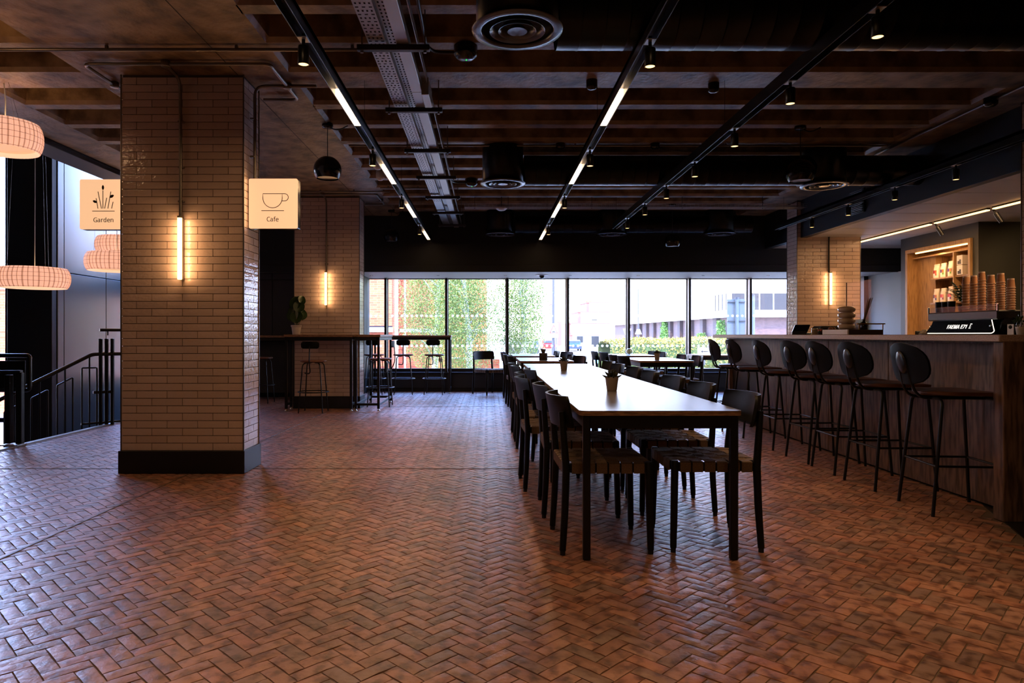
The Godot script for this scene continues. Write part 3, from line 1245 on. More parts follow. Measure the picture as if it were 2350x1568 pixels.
func bar_stool() -> Node3D:
	# faces +z; footprint about 0.44 square
	var t := thing("bar_stool", "", "bar stool", Vector3.ZERO, 0.0, "bar stools along the oak counter")
	var m := M("black_metal")
	var s := st()
	for e in [[-1, -1], [1, -1], [1, 1], [-1, 1]]:
		s = st()
		var top := Vector3(e[0] * 0.155, 0.706, 0.0 + e[1] * (0.15 if e[1] < 0 else 0.17))
		tube(s, bent([Vector3(e[0] * 0.06, 0.706, top.z), top + Vector3(e[0] * 0.012, 0, 0), Vector3(e[0] * 0.195, 0.0, e[1] * 0.222)], 0.05, 6), 0.0105, 8)
		obj("leg", s, m, t)
	s = st()
	for e in [-1, 1]:
		tube(s, [Vector3(e * 0.06, 0.706, -0.17), Vector3(e * 0.06, 0.706, 0.17)], 0.0100, 8)
	obj("seat_frame", s, m, t)
	var c := []
	for e in [[-1, -1], [1, -1], [1, 1], [-1, 1]]:
		var top := Vector3(e[0] * 0.155, 0.706, e[1] * (0.15 if e[1] < 0 else 0.17))
		c.append(top.lerp(Vector3(e[0] * 0.195, 0.0, e[1] * 0.222), 0.575))
	for k in 4:
		s = st()
		tube(s, [c[k], c[(k + 1) % 4]], 0.0075, 8)
		obj("footrest", s, m, t)
	# seat: rounded pad, drooping front
	s = st()
	var fr := []
	var bk := []
	for i in 11:
		var a := i / 10.0
		var z := lerpf(-0.205, 0.245, a)
		var half := 0.218 * pow(maxf(0.02, 1.0 - pow(absf(a * 2 - 1), 3.4)), 0.42) * (0.94 + 0.06 * a)
		var r1 := []
		var r2 := []
		for j in 9:
			var f := j / 4.0 - 1.0
			var edge := pow(absf(f), 4.0)
			var y := 0.752 - 0.010 * edge - 0.018 * pow(maxf(0.0, a - 0.7) / 0.3, 2.0) - 0.006 * cos(a * PI) * 0.0 + 0.010 * f * f
			if i == 0 or i == 10:
				y -= 0.010
			r1.append(Vector3(f * half, y, z))
			r2.append(Vector3(f * half * 0.96, y - 0.034 + 0.014 * edge + (0.012 if i == 0 or i == 10 else 0.0), z))
		fr.append(r1)
		bk.append(r2)
	sheet(s, fr, bk)
	obj("seat", s, M("leather"), t)
	# backrest: egg-shaped bowed shell
	s = st()
	fr = []
	bk = []
	for i in 11:
		var a := i / 10.0
		var yy := 0.785 + 0.262 * a
		var half := 0.212 * pow(maxf(0.03, 1.0 - pow(absf(a * 2 - 1), 2.6)), 0.46)
		var r1 := []
		var r2 := []
		for j in 13:
			var f := j / 6.0 - 1.0
			var x := f * half
			var z := -0.262 - 0.05 * a + 0.95 * x * x
			r1.append(Vector3(x, yy, z))
			r2.append(Vector3(x, yy, z - 0.013))
		fr.append(r1)
		bk.append(r2)
	sheet(s, fr, bk)
	obj("backrest", s, mat("stool_shell", Color(0.018, 0.018, 0.019), 0.55), t)
	M("stool_shell").metallic_specular = 0.25
	var plate := st()
	lathe(plate, [Vector2(0, 0.0), Vector2(0.052, 0.0), Vector2(0.052, 0.0), Vector2(0.052, -0.004), Vector2(0.043, -0.011), Vector2(0.02, -0.0145), Vector2(0, -0.015)], 24, Transform3D(Basis(Vector3(1, 0, 0), Vector3(0, 0.19, 0.98), Vector3(0, 1.38, -0.26)), Vector3(0, 0.925, -0.304)))
	obj("back_plate", plate, mat("stool_plate", Color(0.06, 0.052, 0.050), 0.33), t)
	for e in [-1, 1]:
		s = st()
		tube(s, bent([Vector3(e * 0.06, 0.706, -0.10), Vector3(e * 0.06, 0.706, -0.245), Vector3(e * 0.040, 0.955, -0.309)], 0.07, 6), 0.0095, 8)
		obj("back_support", s, m, t)
	return t


func bar_stools() -> void:
	var ds := [4.30, 4.98, 5.51, 5.99, 6.66, 7.42, 8.02]
	var turn := [1.50, 1.60, 1.55, 1.62, 1.55, 1.56, 1.50]
	var words := ["bar stool nearest the camera, before the oak counter's near end", "second bar stool from the near end of the oak counter", "third bar stool from the near end of the oak counter", "fourth bar stool, the middle one along the oak counter", "fifth bar stool from the near end of the oak counter", "second last bar stool, before the counter's shaded recess", "farthest bar stool, at the window end of the oak counter"]
	var src := bar_stool()
	for i in 7:
		var label: String = words[i]
		if i == 0:
			src.position = V(2.92, 0, ds[0])
			src.rotation.y = turn[0]
			src.set_meta("label", label)
		else:
			copy_of(src, V(2.925, 0, ds[i]), turn[i], label, "bar_stool")


func counter_goods() -> void:
	var top := 1.099
	# riser box
	var p := thing("display_riser", "low display plinth on the bar, pale stone side and brown wooden end", "display plinth")
	var s := st()
	slab(s, 3.30, 3.315, top, top + 0.048, 6.27, 6.74, 0.002)
	obj("stone_face", s, mat("pale_stone", Color(0.82, 0.78, 0.75), 0.4), p)
	s = st()
	slab(s, 3.315, 3.63, top, top + 0.046, 6.27, 6.74, 0.002)
	obj("box", s, mat("brown_wood", Color(0.20, 0.11, 0.07), 0.5), p)
	# ringed vase
	p = thing("ringed_vase", "tall glazed cream vase of four stacked rings on the bar plinth", "vase", V(3.445, top + 0.048, 6.56))
	var prof := [Vector2(0, 0), Vector2(0.046, 0)]
	for k in 4:
		for i in 9:
			var a := -PI / 2 + PI * i / 8
			prof.append(Vector2(0.050 + 0.027 * cos(a), 0.0275 + 0.055 * k + 0.0265 * sin(a)))
	prof += [Vector2(0.040, 0.222), Vector2(0.036, 0.20), Vector2(0.0, 0.19)]
	s = st()
	lathe(s, prof, 32)
	obj("body", s, mat("vase_glaze", Color(0.72, 0.63, 0.57), 0.15), p)
	# reed bottle
	p = thing("reed_diffuser", "dark glass bottle with brown reeds standing right of the ringed vase", "reed bottle", V(3.50, top + 0.046, 6.36))
	s = st()
	lathe(s, [Vector2(0, 0), Vector2(0.032, 0), Vector2(0.034, 0.004), Vector2(0.034, 0.055), Vector2(0.026, 0.066), Vector2(0.013, 0.074), Vector2(0.013, 0.098), Vector2(0.013, 0.098), Vector2(0.010, 0.098), Vector2(0.010, 0.07), Vector2(0, 0.068)], 18)
	obj("bottle", s, mat("bottle_dark", Color(0.06, 0.045, 0.02), 0.12), p)
	for k in 6:
		s = st()
		tube(s, [Vector3(0.002 * k - 0.006, 0.08, 0.002 * (k % 3)), Vector3(0.045 + 0.006 * k, 0.285 + 0.006 * (k % 3), 0.012 * (k % 3) - 0.01)], 0.0028, 5)
		obj("reed", s, mat("reed_brown", Color(0.36, 0.22, 0.12), 0.7), p)
	# brass rails
	for e in [[3.42, 3.68, 6.33, 0.05, "right"], [3.36, 3.52, 6.80, 0.04, "left"]]:
		p = thing("brass_rail", "small brass gallery rail on the bar, %s of the ringed vase" % e[4], "rail")
		var yb: float = top + (0.046 if e[4] == "right" else 0.0)
		s = st()
		tube(s, [V(e[0], yb + e[3] + 0.004, e[2]), V(e[1], yb + e[3] + 0.004, e[2])], 0.006, 8)
		obj("bar", s, M("brass"), p)
		for x in [e[0] + 0.02, e[1] - 0.02]:
			s = st()
			tube(s, [V(x, yb, e[2]), V(x, yb + e[3], e[2])], 0.005, 8)
			obj("post", s, M("brass"), p)
	# jar with lid
	p = thing("glass_jar", "small clear glass jar with a lid left of the display plinth", "jar", V(3.36, top, 7.02))
	s = st()
	lathe(s, [Vector2(0, 0), Vector2(0.030, 0), Vector2(0.033, 0.005), Vector2(0.033, 0.045), Vector2(0.028, 0.052), Vector2(0.0, 0.052)], 18)
	obj("glass", s, mat("jar_glass", Color(0.50, 0.44, 0.38), 0.08), p)
	s = st()
	lathe(s, [Vector2(0, 0.052), Vector2(0.031, 0.052), Vector2(0.031, 0.064), Vector2(0.0, 0.066)], 18)
	obj("lid", s, M("chrome"), p)
	# flower bowl
	p = thing("flower_pot", "tiny pot of pink and green flowers beside the glass jar", "flower pot", V(3.34, top, 6.86))
	s = st()
	lathe(s, [Vector2(0, 0), Vector2(0.020, 0), Vector2(0.026, 0.025), Vector2(0.022, 0.025), Vector2(0, 0.02)], 14)
	obj("pot", s, M("soil"), p)
	for k in 7:
		s = st()
		var a := TAU * k / 7
		ball(s, Vector3(cos(a) * 0.014, 0.034 + 0.006 * (k % 3), sin(a) * 0.014), 0.011)
		obj("blossom", s, mat("blossom_%d" % (k % 2), [Color(0.70, 0.30, 0.30), Color(0.20, 0.30, 0.10)][k % 2], 0.7), p)
	# bread / fruit in a dark bowl
	p = thing("fruit_bowl", "dark bowl of small brown rolls behind the brass rail on the bar", "bowl", V(3.50, top, 6.96))
	s = st()
	lathe(s, [Vector2(0, 0), Vector2(0.04, 0), Vector2(0.07, 0.035), Vector2(0.066, 0.035), Vector2(0.036, 0.008), Vector2(0, 0.008)], 20)
	obj("bowl", s, M("black_gloss"), p)
	for k in 4:
		s = st()
		ball(s, Vector3([0.02, -0.02, 0.0, 0.03][k], 0.045 + 0.01 * (k % 2), [0.01, 0.02, -0.025, -0.02][k]), 0.024)
		obj("roll", s, mat("roll_brown", Color(0.45, 0.26, 0.15), 0.7), p)
	# card terminal and black till at the column end
	p = thing("card_terminal", "black card terminal with a slanting screen at the far end of the bar", "card terminal", V(3.42, top, 7.45), -0.9)
	s = st()
	box(s, Vector3(0, 0.012, 0), Vector3(0.16, 0.024, 0.12), 0.006)
	obj("base", s, M("black_gloss"), p)
	s = st()
	box(s, Vector3(0, 0.065, 0.01), Vector3(0.17, 0.11, 0.016), 0.005, Basis(Vector3.RIGHT, -0.7))
	obj("screen", s, M("black_gloss"), p)
	p = thing("till_box", "low black till box beside the card terminal on the bar", "till", V(3.55, top, 7.18))
	s = st()
	box(s, Vector3(0, 0.045, 0), Vector3(0.20, 0.09, 0.22), 0.02)
	obj("case", s, M("black_paint"), p)
	# menu board leaning at the back
	p = thing("wooden_board", "plain brown wooden board standing behind the ringed vase", "board")
	s = st()
	box(s, V(3.66, top + 0.075, 6.78), Vector3(0.014, 0.15, 0.30), 0.003)
	obj("board", s, M("brown_wood"), p)
	s = st()
	box(s, V(3.70, top + 0.03, 6.78), Vector3(0.07, 0.06, 0.05), 0.003)
	obj("foot", s, M("brown_wood"), p)
	# clear screen
	p = thing("clear_screen", "clear upright acrylic screen standing behind the ringed vase", "screen")
	s = st()
	slab(s, 3.60, 3.606, top, 1.62, 6.42, 6.86, 0.001)
	var gl := mat("acrylic", Color(0.85, 0.80, 0.76, 0.05), 0.03)
	gl.transparency = BaseMaterial3D.TRANSPARENCY_ALPHA
	gl.metallic_specular = 0.2
	obj("sheet", s, gl, p)
	s = st()
	slab(s, 3.598, 3.608, top, 1.62, 6.86, 6.866, 0.001)
	obj("polished_edge", s, mat("acrylic_edge", Color(0.35, 0.30, 0.27), 0.2), p)


func ball(s: SurfaceTool, c: Vector3, r: float, seg := 10) -> void:
	var prof := []
	for i in 7:
		var a := -PI / 2 + PI * i / 6
		prof.append(Vector2(maxf(0.0, cos(a)) * r, sin(a) * r))
	lathe(s, prof, seg, Transform3D(Basis.IDENTITY, c))


func coffee_machine() -> void:
	# long side faces -x; local x runs along the depth towards the viewer, local z faces the customers
	var t := 0.90
	var p := thing("coffee_machine", "black espresso machine with a lit trim line and white lettering", "coffee machine", V(5.22, t, 7.38), -PI / 2)
	var g := M("black_gloss")
	var hw := 0.545   # half width
	# cross-section in (z, y), swept along x: sloping front panel
	var s := st()
	prism(s, PackedVector2Array([Vector2(-0.34, 0.05), Vector2(0.10, 0.05), Vector2(0.12, 0.19), Vector2(0.02, 0.36), Vector2(-0.34, 0.36)]), hw * 2 - 0.06, Transform3D(Basis(Vector3(0, 0, 1), Vector3(0, 1, 0), Vector3(1, 0, 0)), Vector3(-hw + 0.03, 0, 0)))
	obj("body", s, g, p)
	# front panel with flared lower edge
	s = st()
	var out := PackedVector2Array([Vector2(-0.50, 0.0), Vector2(0.50, 0.0), Vector2(0.535, 0.018), Vector2(0.45, 0.155), Vector2(0.41, 0.168), Vector2(-0.41, 0.168), Vector2(-0.45, 0.155), Vector2(-0.535, 0.018)])
	var tilt := Transform3D(Basis(Vector3.RIGHT, -0.30), Vector3(0, 0.205, 0.135))
	prism(s, out, 0.012, tilt)
	obj("front_panel", s, g, p)
	# light trim along the panel's foot and one side
	s = st()
	var line := []
	for e in [Vector2(0.445, 0.19), Vector2(0.53, 0.03), Vector2(0.50, 0.006), Vector2(-0.50, 0.006)]:
		line.append(tilt * Vector3(e.x, e.y * 0.78, 0.013))
	tube(s, bent(line, 0.015), 0.0045, 6)
	var trim := emit("trim_light", Color(1.0, 0.93, 0.84), 0.9)
	obj("light_line", s, trim, p)
	# lettering
	var tm := TextMesh.new()
	tm.text = "FAEMA E71"
	var f := SystemFont.new()
	f.font_names = PackedStringArray(["Droid Sans"])
	f.font_weight = 700
	f.font_italic = true
	tm.font = f
	tm.font_size = 32
	tm.pixel_size = 0.0019
	tm.depth = 0.002
	var ink := emit("lettering_light", Color(0.95, 0.93, 0.9), 0.55)
	obj("lettering", tm, ink, p, Transform3D(tilt.basis * Basis(Vector3(1.0, 0, 0), Vector3(0.2, 1.0, 0), Vector3(0, 0, 1)), tilt * Vector3(-0.04, 0.078, 0.014)))
	tm = tm.duplicate()
	tm.text = "E"
	tm.pixel_size = 0.0023
	var f2 := SystemFont.new()
	f2.font_names = PackedStringArray(["Droid Serif"])
	f2.font_italic = true
	tm.font = f2
	obj("lettering", tm, ink, p, Transform3D(tilt.basis * Basis(Vector3(0.7, 0, 0), Vector3(0.2, 1.0, 0), Vector3(0, 0, 1)), tilt * Vector3(0.165, 0.082, 0.014)))
	# cup tray with a clear rail
	s = st()
	box(s, Vector3(0, 0.400, -0.12), Vector3(hw * 2, 0.095, 0.48), 0.012)
	obj("cup_tray", s, mat("tray_grey", Color(0.05, 0.05, 0.056), 0.3, 0.2), p)
	s = st()
	box(s, Vector3(0.0, 0.475, 0.112), Vector3(hw * 2 - 0.02, 0.07, 0.006), 0.001)
	var gl := mat("rail_glass", Color(0.30, 0.36, 0.46, 0.10), 0.05)
	gl.transparency = BaseMaterial3D.TRANSPARENCY_ALPHA
	gl.metallic_specular = 0.2
	obj("clear_rail", s, gl, p)
	for x in [-hw + 0.01, hw - 0.01]:
		s = st()
		box(s, Vector3(x, 0.475, 0.112), Vector3(0.012, 0.075, 0.016), 0.003)
		obj("rail_post", s, M("chrome"), p)
	for e in [-1, 1]:
		s = st()
		prism(s, PackedVector2Array([Vector2(-0.36, 0.0), Vector2(0.15, 0.0), Vector2(0.17, 0.05), Vector2(0.05, 0.37), Vector2(-0.36, 0.37)]), 0.03, Transform3D(Basis(Vector3(0, 0, 1), Vector3(0, 1, 0), Vector3(1, 0, 0)), Vector3(e * (hw - 0.015) - 0.015, 0, 0)))
		obj("side_cheek", s, g, p)
	for e in [[-0.49, 0.085], [0.45, 0.085]]:
		s = st()
		lathe(s, [Vector2(0.012, 0), Vector2(0.012, 0.004), Vector2(0, 0.005)], 12, Transform3D(tilt.basis * Basis(Vector3.RIGHT, PI / 2), tilt * Vector3(e[0], e[1], 0.012)))
		obj("knob", s, M("chrome"), p)
	# paper cup stacks
	var cup_m := mat("kraft", Color(0.66, 0.47, 0.32), 0.7)
	var rim_m := mat("cup_rim", Color(0.88, 0.80, 0.72), 0.6)
	var cups := [[7.515, 10, 0.395], [7.395, 10, 0.390], [7.275, 11, 0.420], [7.14, 12, 0.375], [7.005, 12, 0.380], [6.87, 9, 0.315]]
	var base_y := t + 0.4475
	var src: Node3D = null
	var cnames := ["first paper cup stack from the left, beside the fern", "second paper cup stack from the left on the coffee machine", "tallest kraft paper cup stack, third from the left", "fourth paper cup stack from the left on the coffee machine", "fifth paper cup stack from the left on the coffee machine", "shortest kraft paper cup stack, rightmost on the coffee machine"]
	for i in 6:
		var h: float = cups[i][2]
		var st_ := thing("cup_stack", cnames[i], "cup stack", V(5.26, base_y, cups[i][0]), 0.0, "paper cups stacked mouth down on the coffee machine")
		var n: int = cups[i][1]
		var step := (h - 0.095) / n
		for k in n + 1:
			s = st()
			var y := step * k
			lathe(s, [Vector2(0.0395, y + 0.002), Vector2(0.0395, y + 0.002), Vector2(0.0365, y + 0.006), Vector2(0.0285, y + 0.0935), Vector2(0.0285, y + 0.0935), Vector2(0, y + 0.0935)], 20)
			var cup := obj("cup", s, cup_m, st_)
			s = st()
			tube(s, circle(Vector3(0, y + 0.004, 0), 0.0385, 20), 0.0028, 6, true)
			obj("rim", s, rim_m, cup)
		s = st()
		lathe(s, [Vector2(0.0300, h - 0.012), Vector2(0.0292, h + 0.001), Vector2(0.0292, h + 0.001), Vector2(0.026, h + 0.001), Vector2(0.026, h - 0.004), Vector2(0, h - 0.004)], 20)
		obj("foot_ring", s, rim_m, st_)
		if i < 3:
			for k in 4:
				s = st()
				box(s, Vector3(-0.0325 + 0.0007 * k, h - 0.03 - 0.017 * k, 0.0055), Vector3(0.003, 0.010, 0.012), 0.002, Basis(Vector3.UP, 0.2))
				obj("print_mark", s, M("ink"), st_)
	# black cups on the left of the tray
	for k in 3:
		var c := thing("black_cup", ["leftmost black ribbed cup on the coffee machine's tray", "middle black ribbed cup on the coffee machine's tray", "right black ribbed cup on the machine's tray, next to the fern"][k], "cup", V(5.20, base_y, 7.87 - 0.105 * k), 0.0, "black cups on the coffee machine")
		s = st()
		lathe(s, [Vector2(0, 0), Vector2(0.030, 0), Vector2(0.032, 0.004), Vector2(0.0345, 0.05), Vector2(0.0345, 0.05), Vector2(0.037, 0.053), Vector2(0.040, 0.125), Vector2(0.040, 0.125), Vector2(0.037, 0.125), Vector2(0.03, 0.01), Vector2(0, 0.01)], 20)
		obj("body", s, M("black_paint"), c)
		s = st()
		tube(s, circle(Vector3(0, 0.055, 0), 0.0365, 20), 0.002, 6, true)
		obj("band", s, M("conduit"), c)
	# fern pot
	var fern := thing("fern", "arching green fern in a dark pot among the cups on the coffee machine", "fern", V(5.30, base_y, 7.62))
	s = st()
	lathe(s, [Vector2(0, 0), Vector2(0.04, 0), Vector2(0.05, 0.09), Vector2(0.046, 0.09), Vector2(0.0, 0.08)], 18)
	obj("pot", s, M("black_paint"), fern)
	var r := RandomNumberGenerator.new()
	r.seed = 5
	for k in 17:
		var a := TAU * k / 17 + r.randf_range(-0.2, 0.2)
		frond(fern, Vector3(0, 0.085, 0), a, r.randf_range(0.10, 0.22), r.randf_range(0.14, 0.30))
	# grinder beside it, small plant, tamper stand
	var gr := thing("coffee_grinder", "coffee grinder with a clear hopper at the right edge beside the machine", "coffee grinder", V(5.25, t, 6.60))
	s = st()
	box(s, Vector3(0, 0.16, 0), Vector3(0.18, 0.32, 0.16), 0.02)
	obj("body", s, g, gr)
	s = st()
	lathe(s, [Vector2(0.0, 0.32), Vector2(0.035, 0.32), Vector2(0.07, 0.42), Vector2(0.078, 0.52), Vector2(0.078, 0.52), Vector2(0.070, 0.535), Vector2(0, 0.54)], 20)
	obj("hopper", s, mat("hopper", Color(0.42, 0.38, 0.35), 0.12, 0.3), gr)
	s = st()
	lathe(s, [Vector2(0.079, 0.515), Vector2(0.082, 0.515), Vector2(0.082, 0.545), Vector2(0, 0.55)], 20)
	obj("lid", s, g, gr)
	var bp := thing("potted_plant", "small bushy green plant in a pale pot at the right end of the bar top", "potted plant", V(3.67, 1.099, 4.70))
	s = st()
	lathe(s, [Vector2(0, 0), Vector2(0.026, 0), Vector2(0.034, 0.055), Vector2(0.034, 0.055), Vector2(0.031, 0.055), Vector2(0, 0.048)], 16)
	obj("pot", s, M("pot_cream"), bp)
	leaf_ball(bp, Vector3(0, 0.095, 0), 0.05, 90, 0.012, 44)
	var cd := thing("card_stand", "small white card stand with a round black mark by the machine", "card stand", V(3.59, 1.099, 4.69), -1.35)
	s = st()
	box(s, Vector3(0, 0.036, 0), Vector3(0.045, 0.072, 0.006), 0.001)
	obj("card", s, M("white_plastic"), cd)
	s = st()
	lathe(s, [Vector2(0.013, 0), Vector2(0.013, 0.001), Vector2(0, 0.001)], 16, Transform3D(Basis(Vector3.RIGHT, PI / 2), Vector3(0, 0.052, 0.003)))
	obj("mark", s, M("black_paint"), cd)
	var bx := thing("napkin_holder", "rounded grey napkin holder on the bar left of the coffee machine", "napkin holder", V(5.3, t, 8.22))
	s = st()
	box(s, Vector3(0, 0.13, 0), Vector3(0.2, 0.26, 0.16), 0.05)
	obj("case", s, mat("warm_grey", Color(0.42, 0.38, 0.34), 0.4), bx)
	s = st()
	box(s, Vector3(-0.02, 0.13, -0.085), Vector3(0.17, 0.23, 0.02), 0.008)
	obj("front", s, M("black_paint"), bx)


func circle(c: Vector3, r: float, n: int) -> Array:
	var out := []
	for k in n:
		out.append(c + Vector3(cos(TAU * k / n), 0, sin(TAU * k / n)) * r)
	return out


func frond(p: Node3D, base: Vector3, a: float, reach: float, rise: float) -> void:
	var s := st()
	var dir := Vector3(cos(a), 0, sin(a))
	var side := Vector3(-sin(a), 0, cos(a))
	var pts := []
	for i in 11:
		var t := i / 10.0
		pts.append(base + dir * reach * t + Vector3.UP * rise * (1.8 * t - 0.9 * t * t))
	tube(s, pts, 0.0016, 4)
	for i in range(2, 11):
		var w := 0.032 * sin(PI * (i / 10.5))
		for e in [-1.0, 1.0]:
			var tip: Vector3 = pts[i] + side * e * w + dir * 0.012 - Vector3.UP * 0.006
			tri(s, pts[i], pts[i - 1].lerp(pts[i], 0.25), tip, Vector3.UP)
	obj("frond", s, M("fern"), p)


func leaf_ball(p: Node3D, c: Vector3, r: float, n: int, size: float, seed_: int, m: Material = null) -> void:
	var rr := RandomNumberGenerator.new()
	rr.seed = seed_
	var s := st()
	tri(s, Vector3(0, 0, -1), Vector3(0.42, 0.08, 0), Vector3(-0.42, 0.08, 0), Vector3.UP)
	tri(s, Vector3(0, 0, 1), Vector3(0.42, 0.08, 0), Vector3(-0.42, 0.08, 0), Vector3.UP)
	var places := []
	for i in n:
		var v := Vector3(rr.randfn(), rr.randfn(), rr.randfn()).normalized()
		var b := Basis.from_euler(Vector3(rr.randf() * TAU, rr.randf() * TAU, rr.randf() * TAU)) * size * rr.randf_range(0.7, 1.2)
		places.append(Transform3D(b, c + v * r * pow(rr.randf(), 0.4)))
	scatter("leaves", mesh_of(s), m if m else M("fern"), places, [], p)


# ---------------------------------------------------------------- dining tables and chairs

func dining_table(label: String, x0: float, x1: float, d0: float, d1: float, mids: Array) -> Node3D:
	var p := thing("dining_table", label, "table", V((x0 + x1) / 2, 0, (d0 + d1) / 2))
	var w := x1 - x0
	var l := d1 - d0
	var s := st()
	prism(s, round_rect(w, l, 0.035), 0.021, Transform3D(Basis(Vector3(1, 0, 0), Vector3(0, 0, 1), Vector3(0, 1, 0)), Vector3(0, 0.706, 0)), true)
	obj("tabletop", s, M("oak_edge"), p)
	s = st()
	prism(s, round_rect(w - 0.002, l - 0.002, 0.034), 0.003, Transform3D(Basis(Vector3(1, 0, 0), Vector3(0, 0, 1), Vector3(0, 1, 0)), Vector3(0, 0.727, 0)), true)
	obj("surface", s, M("lino_top"), p)
	var m := M("black_metal")
	var ix := w / 2 - 0.037
	var iz := l / 2 - 0.030
	s = st()
	for e in [-1, 1]:
		box(s, Vector3(e * ix, 0.674, 0), Vector3(0.028, 0.064, iz * 2), 0.003)
		box(s, Vector3(0, 0.674, e * iz), Vector3(ix * 2, 0.064, 0.028), 0.003)
	obj("apron", s, m, p)
	for z in [-iz, iz] + mids:
		for e in [-1, 1]:
			s = st()
			box(s, Vector3(e * ix, 0.353, z), Vector3(0.037, 0.706, 0.037), 0.005)
			obj("leg", s, m, p)
	return p


func strap_mesh(along: float, across_pos: Array, phase: int, drop_a: float, drop_b: float) -> ArrayMesh:
	# a strap along local x that passes over and under the crossing straps and is pulled down over the rails
	var s := st()
	var w := 0.0262
	var t := 0.0024
	var h := along / 2
	var path := [Vector2(-h, -drop_a), Vector2(-h, -0.004), Vector2(-h + 0.006, 0.0)]
	for i in across_pos.size():
		path.append(Vector2(across_pos[i], 0.0036 if (i + phase) % 2 == 0 else -0.0034))
	path += [Vector2(h - 0.006, 0.0), Vector2(h, -0.004), Vector2(h, -drop_b)]
	for i in path.size() - 1:
		var a: Vector2 = path[i]
		var b: Vector2 = path[i + 1]
		var n := Vector2(-(b.y - a.y), b.x - a.x).normalized() * t
		quad(s, Vector3(a.x + n.x, a.y + n.y, -w), Vector3(b.x + n.x, b.y + n.y, -w), Vector3(b.x + n.x, b.y + n.y, w), Vector3(a.x + n.x, a.y + n.y, w), Vector3(n.x, n.y, 0))
		quad(s, Vector3(a.x, a.y, -w), Vector3(b.x, b.y, -w), Vector3(b.x, b.y, w), Vector3(a.x, a.y, w), Vector3(-n.x, -n.y, 0))
		for e in [-1.0, 1.0]:
			quad(s, Vector3(a.x + n.x, a.y + n.y, e * w), Vector3(b.x + n.x, b.y + n.y, e * w), Vector3(b.x, b.y, e * w), Vector3(a.x, a.y, e * w), Vector3(0, 0, e))
	return mesh_of(s)


func dining_chair(full: bool) -> Node3D:
	# faces +z, origin on the floor under the seat's centre
	var p := thing("dining_chair", "", "chair")
	var m := M("black_wood")
	var s := st()
	for e in [-1.0, 1.0]:
		s = st()
		tube(s, [Vector3(e * 0.218, 0.022, 0.218), Vector3(e * 0.215, 0.18, 0.214), Vector3(e * 0.210, 0.452, 0.208), Vector3(e * 0.210, 0.462, 0.208)], [0.0165, 0.0185, 0.0195, 0.016], 12)
		var leg := obj("leg", s, m, p)
		s = st()
		tube(s, [Vector3(e * 0.218, 0.0, 0.218), Vector3(e * 0.218, 0.026, 0.218)], 0.0135, 10)
		obj("foot", s, M("black_paint"), leg)
		s = st()
		tube(s, [Vector3(e * 0.222, 0.022, -0.225), Vector3(e * 0.217, 0.22, -0.213), Vector3(e * 0.212, 0.43, -0.206), Vector3(e * 0.207, 0.58, -0.218), Vector3(e * 0.203, 0.712, -0.229)], [0.0165, 0.0185, 0.0195, 0.0175, 0.0145], 12)
		leg = obj("leg", s, m, p)
		s = st()
		tube(s, [Vector3(e * 0.222, 0.0, -0.225), Vector3(e * 0.222, 0.026, -0.225)], 0.0135, 10)
		obj("foot", s, M("black_paint"), leg)
	for e in [-1.0, 1.0]:
		s = st()
		box(s, Vector3(e * 0.211, 0.431, 0.003), Vector3(0.022, 0.046, 0.385), 0.005)
		obj("seat_rail", s, m, p)
		s = st()
		box(s, Vector3(0, 0.431, 0.003 + e * 0.208), Vector3(0.385, 0.046, 0.022), 0.005)
		obj("seat_rail", s, m, p)
	# woven straps
	var pos := []
	for i in 6:
		pos.append(-0.155 + 0.062 * i)
	if full:
		var sh := [strap_mesh(0.448, pos, 0, 0.052, 0.052), strap_mesh(0.448, pos, 1, 0.052, 0.052)]
		for i in 6:
			obj("strap", sh[i % 2], M("webbing"), p, Transform3D(Basis.IDENTITY, Vector3(0, 0.457, pos[i] + 0.003)))
			obj("strap", sh[(i + 1) % 2], M("webbing"), p, Transform3D(Basis(Vector3.UP, PI / 2), Vector3(pos[i], 0.457, 0.003)))
	else:
		var a := SurfaceTool.new()
		a.begin(Mesh.PRIMITIVE_TRIANGLES)
		for i in 6:
			a.append_from(strap_mesh(0.448, pos, i % 2, 0.052, 0.052), 0, Transform3D(Basis.IDENTITY, Vector3(0, 0.457, pos[i] + 0.003)))
			a.append_from(strap_mesh(0.448, pos, (i + 1) % 2, 0.052, 0.052), 0, Transform3D(Basis(Vector3.UP, PI / 2), Vector3(pos[i], 0.457, 0.003)))
		obj("seat", a.commit(), M("webbing"), p)
	# bowed plywood back
	s = st()
	var fr := []
	var bk := []
	for i in 9:
		var a := i / 8.0
		var y := 0.632 + 0.158 * a
		var r1 := []
		var r2 := []
		for j in 17:
			var f := j / 8.0 - 1.0
			var cut := 0.0
			if a > 0.8:
				cut = 0.020 * pow((a - 0.8) / 0.2, 2.0)
			elif a < 0.15:
				cut = 0.012 * pow((0.15 - a) / 0.15, 2.0)
			var half := 0.232 - cut
			var x := f * half
			var z := -0.250 - 0.030 * a + 0.078 * pow(absf(f), 2.2)
			r1.append(Vector3(x, y, z + 0.006))
			r2.append(Vector3(x * 1.025, y, z - 0.007))
		fr.append(r1)
		bk.append(r2)
	sheet(s, fr, bk)
	obj("backrest", s, m, p)
	return p


